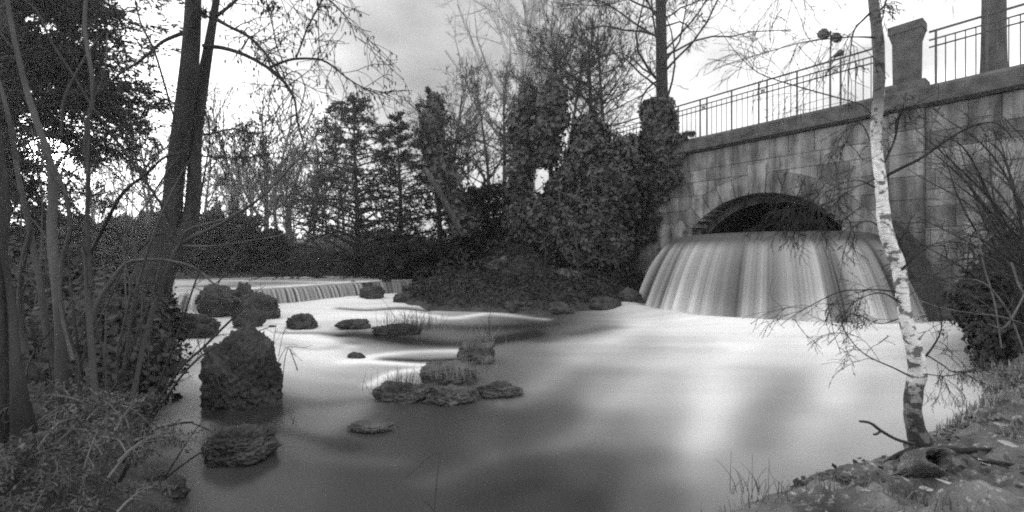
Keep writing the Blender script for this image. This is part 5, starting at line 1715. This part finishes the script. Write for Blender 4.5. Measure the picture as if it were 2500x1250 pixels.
stick = trace([(2232, 1084, 9), (2190, 1072, 9), (2150, 1050, 9), (2125, 1032, 8), (2098, 1028, 6)], 2.45, n=20)
st2 = trace([(2152, 1052, 6), (2140, 1060, 6), (2132, 1060, 5)], 2.45, n=6)
sk = tag(empty("dead_branch", tuple(stick[0][0])), "short dead branch sticking out over the water at the birch's foot", "branch")
o = tubes([stick], "stem", M["bark_mid"], sides=8); reparent_local(o, sk)
o = tubes([st2], "fork", M["bark_mid"], sides=6); reparent_local(o, sk)

# hollow broken stump among the roots
def hollow():
    n, m = 26, 6
    V = []
    r = np.random.RandomState(3)
    wob = 1 + 0.14 * r.randn(n)
    prof = [(0.085, -0.10), (0.078, 0.0), (0.062, 0.075), (0.052, 0.085), (0.040, 0.055), (0.025, -0.02)]
    for (rd, zc) in prof:
        for i in range(n):
            a = 6.283 * i / n
            V.append((rd * math.cos(a) * wob[i], rd * 0.85 * math.sin(a) * wob[i - 1], zc + 0.02 * math.sin(a * 2 + 1) * (zc > 0.03)))
    Fc = [(j * n + i, j * n + (i + 1) % n, (j + 1) * n + (i + 1) % n, (j + 1) * n + i) for j in range(5) for i in range(n)]
    Fc.append(tuple(5 * n + i for i in range(n - 1, -1, -1)))
    o = mesh_np("hollow_stump", V, Fc, M["bank"], smooth=True)
    o.location = P3(2268, 1128, 2.12) ; o.rotation_euler = (R(52), R(-18), 0)
    return tag(o, "broken hollow stump end lying on the near bank", "stump")


hollow()
def bankrock(px, py, Y, *a, **k):
    p = P3(px, py, Y); p[2] = gz(p[0], p[1]) - 0.03
    return rock(tuple(p), *a, **k)


bankrock(2095, 1160, 2.2, 0.26, 0.2, 0.12, 51, "knobbly mossy stone on the near bank's edge", mat="bank", sub=5)
bankrock(1990, 1215, 2.0, 0.22, 0.16, 0.06, 52, "low lichen-spotted stone near the bank's tip", mat="bank", sub=5)
bankrock(2330, 1150, 2.1, 0.18, 0.2, 0.05, 53, "flat stone behind the hollow stump", mat="bank", sub=5)
bankrock(2200, 1215, 1.9, 0.2, 0.2, 0.05, 54, "broad stone at the bottom edge under the hollow stump", mat="bank", sub=5)


def dead_leaf(px, py, Y, ln, wd, rz, tilt, label):
    V = []; n = 7
    for i in range(n):
        u = i / (n - 1) - 0.5
        w = wd * math.cos(u * 3.0) * 0.5
        c = 0.25 * ln * (u * u)
        V += [(u * ln, -w, c + w * 0.35), (u * ln, 0, c), (u * ln, w, c + w * 0.35)]
    Fc = []
    for i in range(n - 1):
        a = i * 3; b = a + 3
        Fc += [(a, b, b + 1, a + 1), (a + 1, b + 1, b + 2, a + 2)]
    o = mesh_np("dead_leaf", V, Fc, M["leafpale"], smooth=True)
    p = P3(px, py, Y); p[2] = gz(p[0], p[1]) + 0.035
    o.location = p; o.rotation_euler = (tilt, 0.15, rz)
    tag(o, label, "leaf", "dead leaves on the near bank")


for i, (px, py, Y, ln, wd, rz, tl, lab) in enumerate([
        (2440, 990, 2.9, 0.09, 0.028, -0.1, 0.6, "pale dead leaf lying crosswise at the bank's right edge"),
        (2422, 1008, 2.8, 0.06, 0.03, 1.4, 0.9, "small upright pale leaf under the crosswise one"),
        (2330, 1212, 1.95, 0.13, 0.022, -0.5, 0.3, "long narrow white leaf at the bottom right"),
        (2260, 1205, 1.95, 0.07, 0.03, 0.1, 0.3, "short pale leaf left of the long white one"),
        (2400, 1160, 2.2, 0.08, 0.05, 0.6, 0.4, "broad grey leaf between grass clumps"),
        (2210, 1140, 2.1, 0.05, 0.03, 0.9, 0.3, "small leaf beside the hollow stump"),
        (2460, 1090, 2.4, 0.08, 0.035, -0.8, 0.5, "curled leaf in the dead grass at the right edge"),
        (2120, 1200, 1.95, 0.05, 0.028, 2.2, 0.2, "small pale leaf on the lichen-spotted stone's right")]):
    dead_leaf(px, py, Y, ln, wd, rz, tl, lab)

# fallen twigs and surface roots
tl = []
for k in range(90):
    x_ = rs.uniform(0.9, 4.6); y_ = rs.uniform(1.2, 3.8)
    if float(sdist(np.array([x_]), np.array([y_]), WATER)[0]) < 0.12: continue
    a_ = rs.rand() * 6.28; l_ = rs.uniform(0.05, 0.28); s_ = np.linspace(-0.5, 0.5, 7)
    px_ = x_ + np.cos(a_) * l_ * s_ + 0.02 * np.sin(s_ * 5); py_ = y_ + np.sin(a_) * l_ * s_
    tl.append(np.stack([px_, py_, height(px_, py_) + 0.03 + 0.03 * np.cos(s_ * 3) * rs.rand()], 1))
tl = np.array(tl)
o = tubes([(tl, np.tile(np.array((.002, .003, .0035, .0035, .003, .0025, .0015)), (len(tl), 1)))], "fallen_twigs", M["bark_stick"])
tag(o, "small fallen twigs strewn over the near bank", "twigs", kind="stuff")
rl = []
for a_, l_ in ((3.3, .38), (3.9, .3), (4.6, .42), (5.4, .35), (0.1, .3), (2.6, .2)):
    s_ = np.linspace(0, 1, 12); bx, by = P3(2250, 1085, 2.55)[:2]
    px_ = bx + np.cos(a_ + s_ * .5) * l_ * s_; py_ = by + np.sin(a_ + s_ * .5) * l_ * s_
    rl.append(np.stack([px_, py_, height(px_, py_) + 0.045 * (1 - s_) + 0.01], 1))
for r_ in rl:
    o = tubes([(r_[None], np.linspace(.026, .006, 12)[None])], "root", M["bark_dark"], sides=8); reparent_local(o, bi)

# dark leaf litter of the near bank
K = 3800
x_ = rs.uniform(1.2, 5.2, K); y_ = rs.uniform(1.0, 4.6, K)
ok = (sdist(x_, y_, WATER) > 0.08) & (fnoise(x_, y_, 2.5, 93) > 0.0); x_, y_ = x_[ok], y_[ok]
tag(quads(np.stack([x_, y_, height(x_, y_) + 0.02 + 0.03 * rs.rand(len(x_))], 1), 0.022, M["soil"], "leaf_litter", flat=0.6, aspect=0.6), "dark leaf litter among the grass of the near bank", "leaf litter", kind="stuff")

# thin reeds poking out of the water at the bottom
for pts, lab in (([(1060, 1260, 3), (1066, 1180, 3), (1070, 1102, 2.5), (1010, 1150, 2), (960, 1190, 1.2)], "bent thin stalk out of the water at the bottom middle"),
                 ([(1030, 1218, 4), (1045, 1230, 4), (1062, 1250, 4)], "short dark twig beside the bent stalk"),
                 ([(1120, 1180, 1.6), (1140, 1210, 1.6), (1150, 1240, 1.4)], "faint thin twig right of the bent stalk")):
    l = trace(pts, 1.75, n=16)
    tag(tubes([l], "water_stalk", M["bark_mid"]), lab, "stalk")
# weed with seed heads beside the tall boulder
ls = [trace(p, 3.6, n=12) for p in ([(690, 935, 2), (695, 880, 2), (705, 850, 2), (718, 880, 2.5), (727, 905, 2)], [(665, 890, 2), (668, 840, 1.5), (674, 790, 1.2)], [(672, 900, 2), (700, 850, 1.5), (750, 850, 1)], [(680, 870, 1.5), (690, 820, 1.2), (700, 800, 1)])]
PP, RR = stackup(ls, 12)
g1 = grow(PP, RR, 5, 0.3, 0.7, 0.3, (0, 0, -0.1), n=5, rratio=0.7, minr=0.0015)
tag(tubes([(PP, RR), g1], "dead_weed", M["bark_dark"]), "wiry dead weed growing from the right side of the tall boulder", "weed")
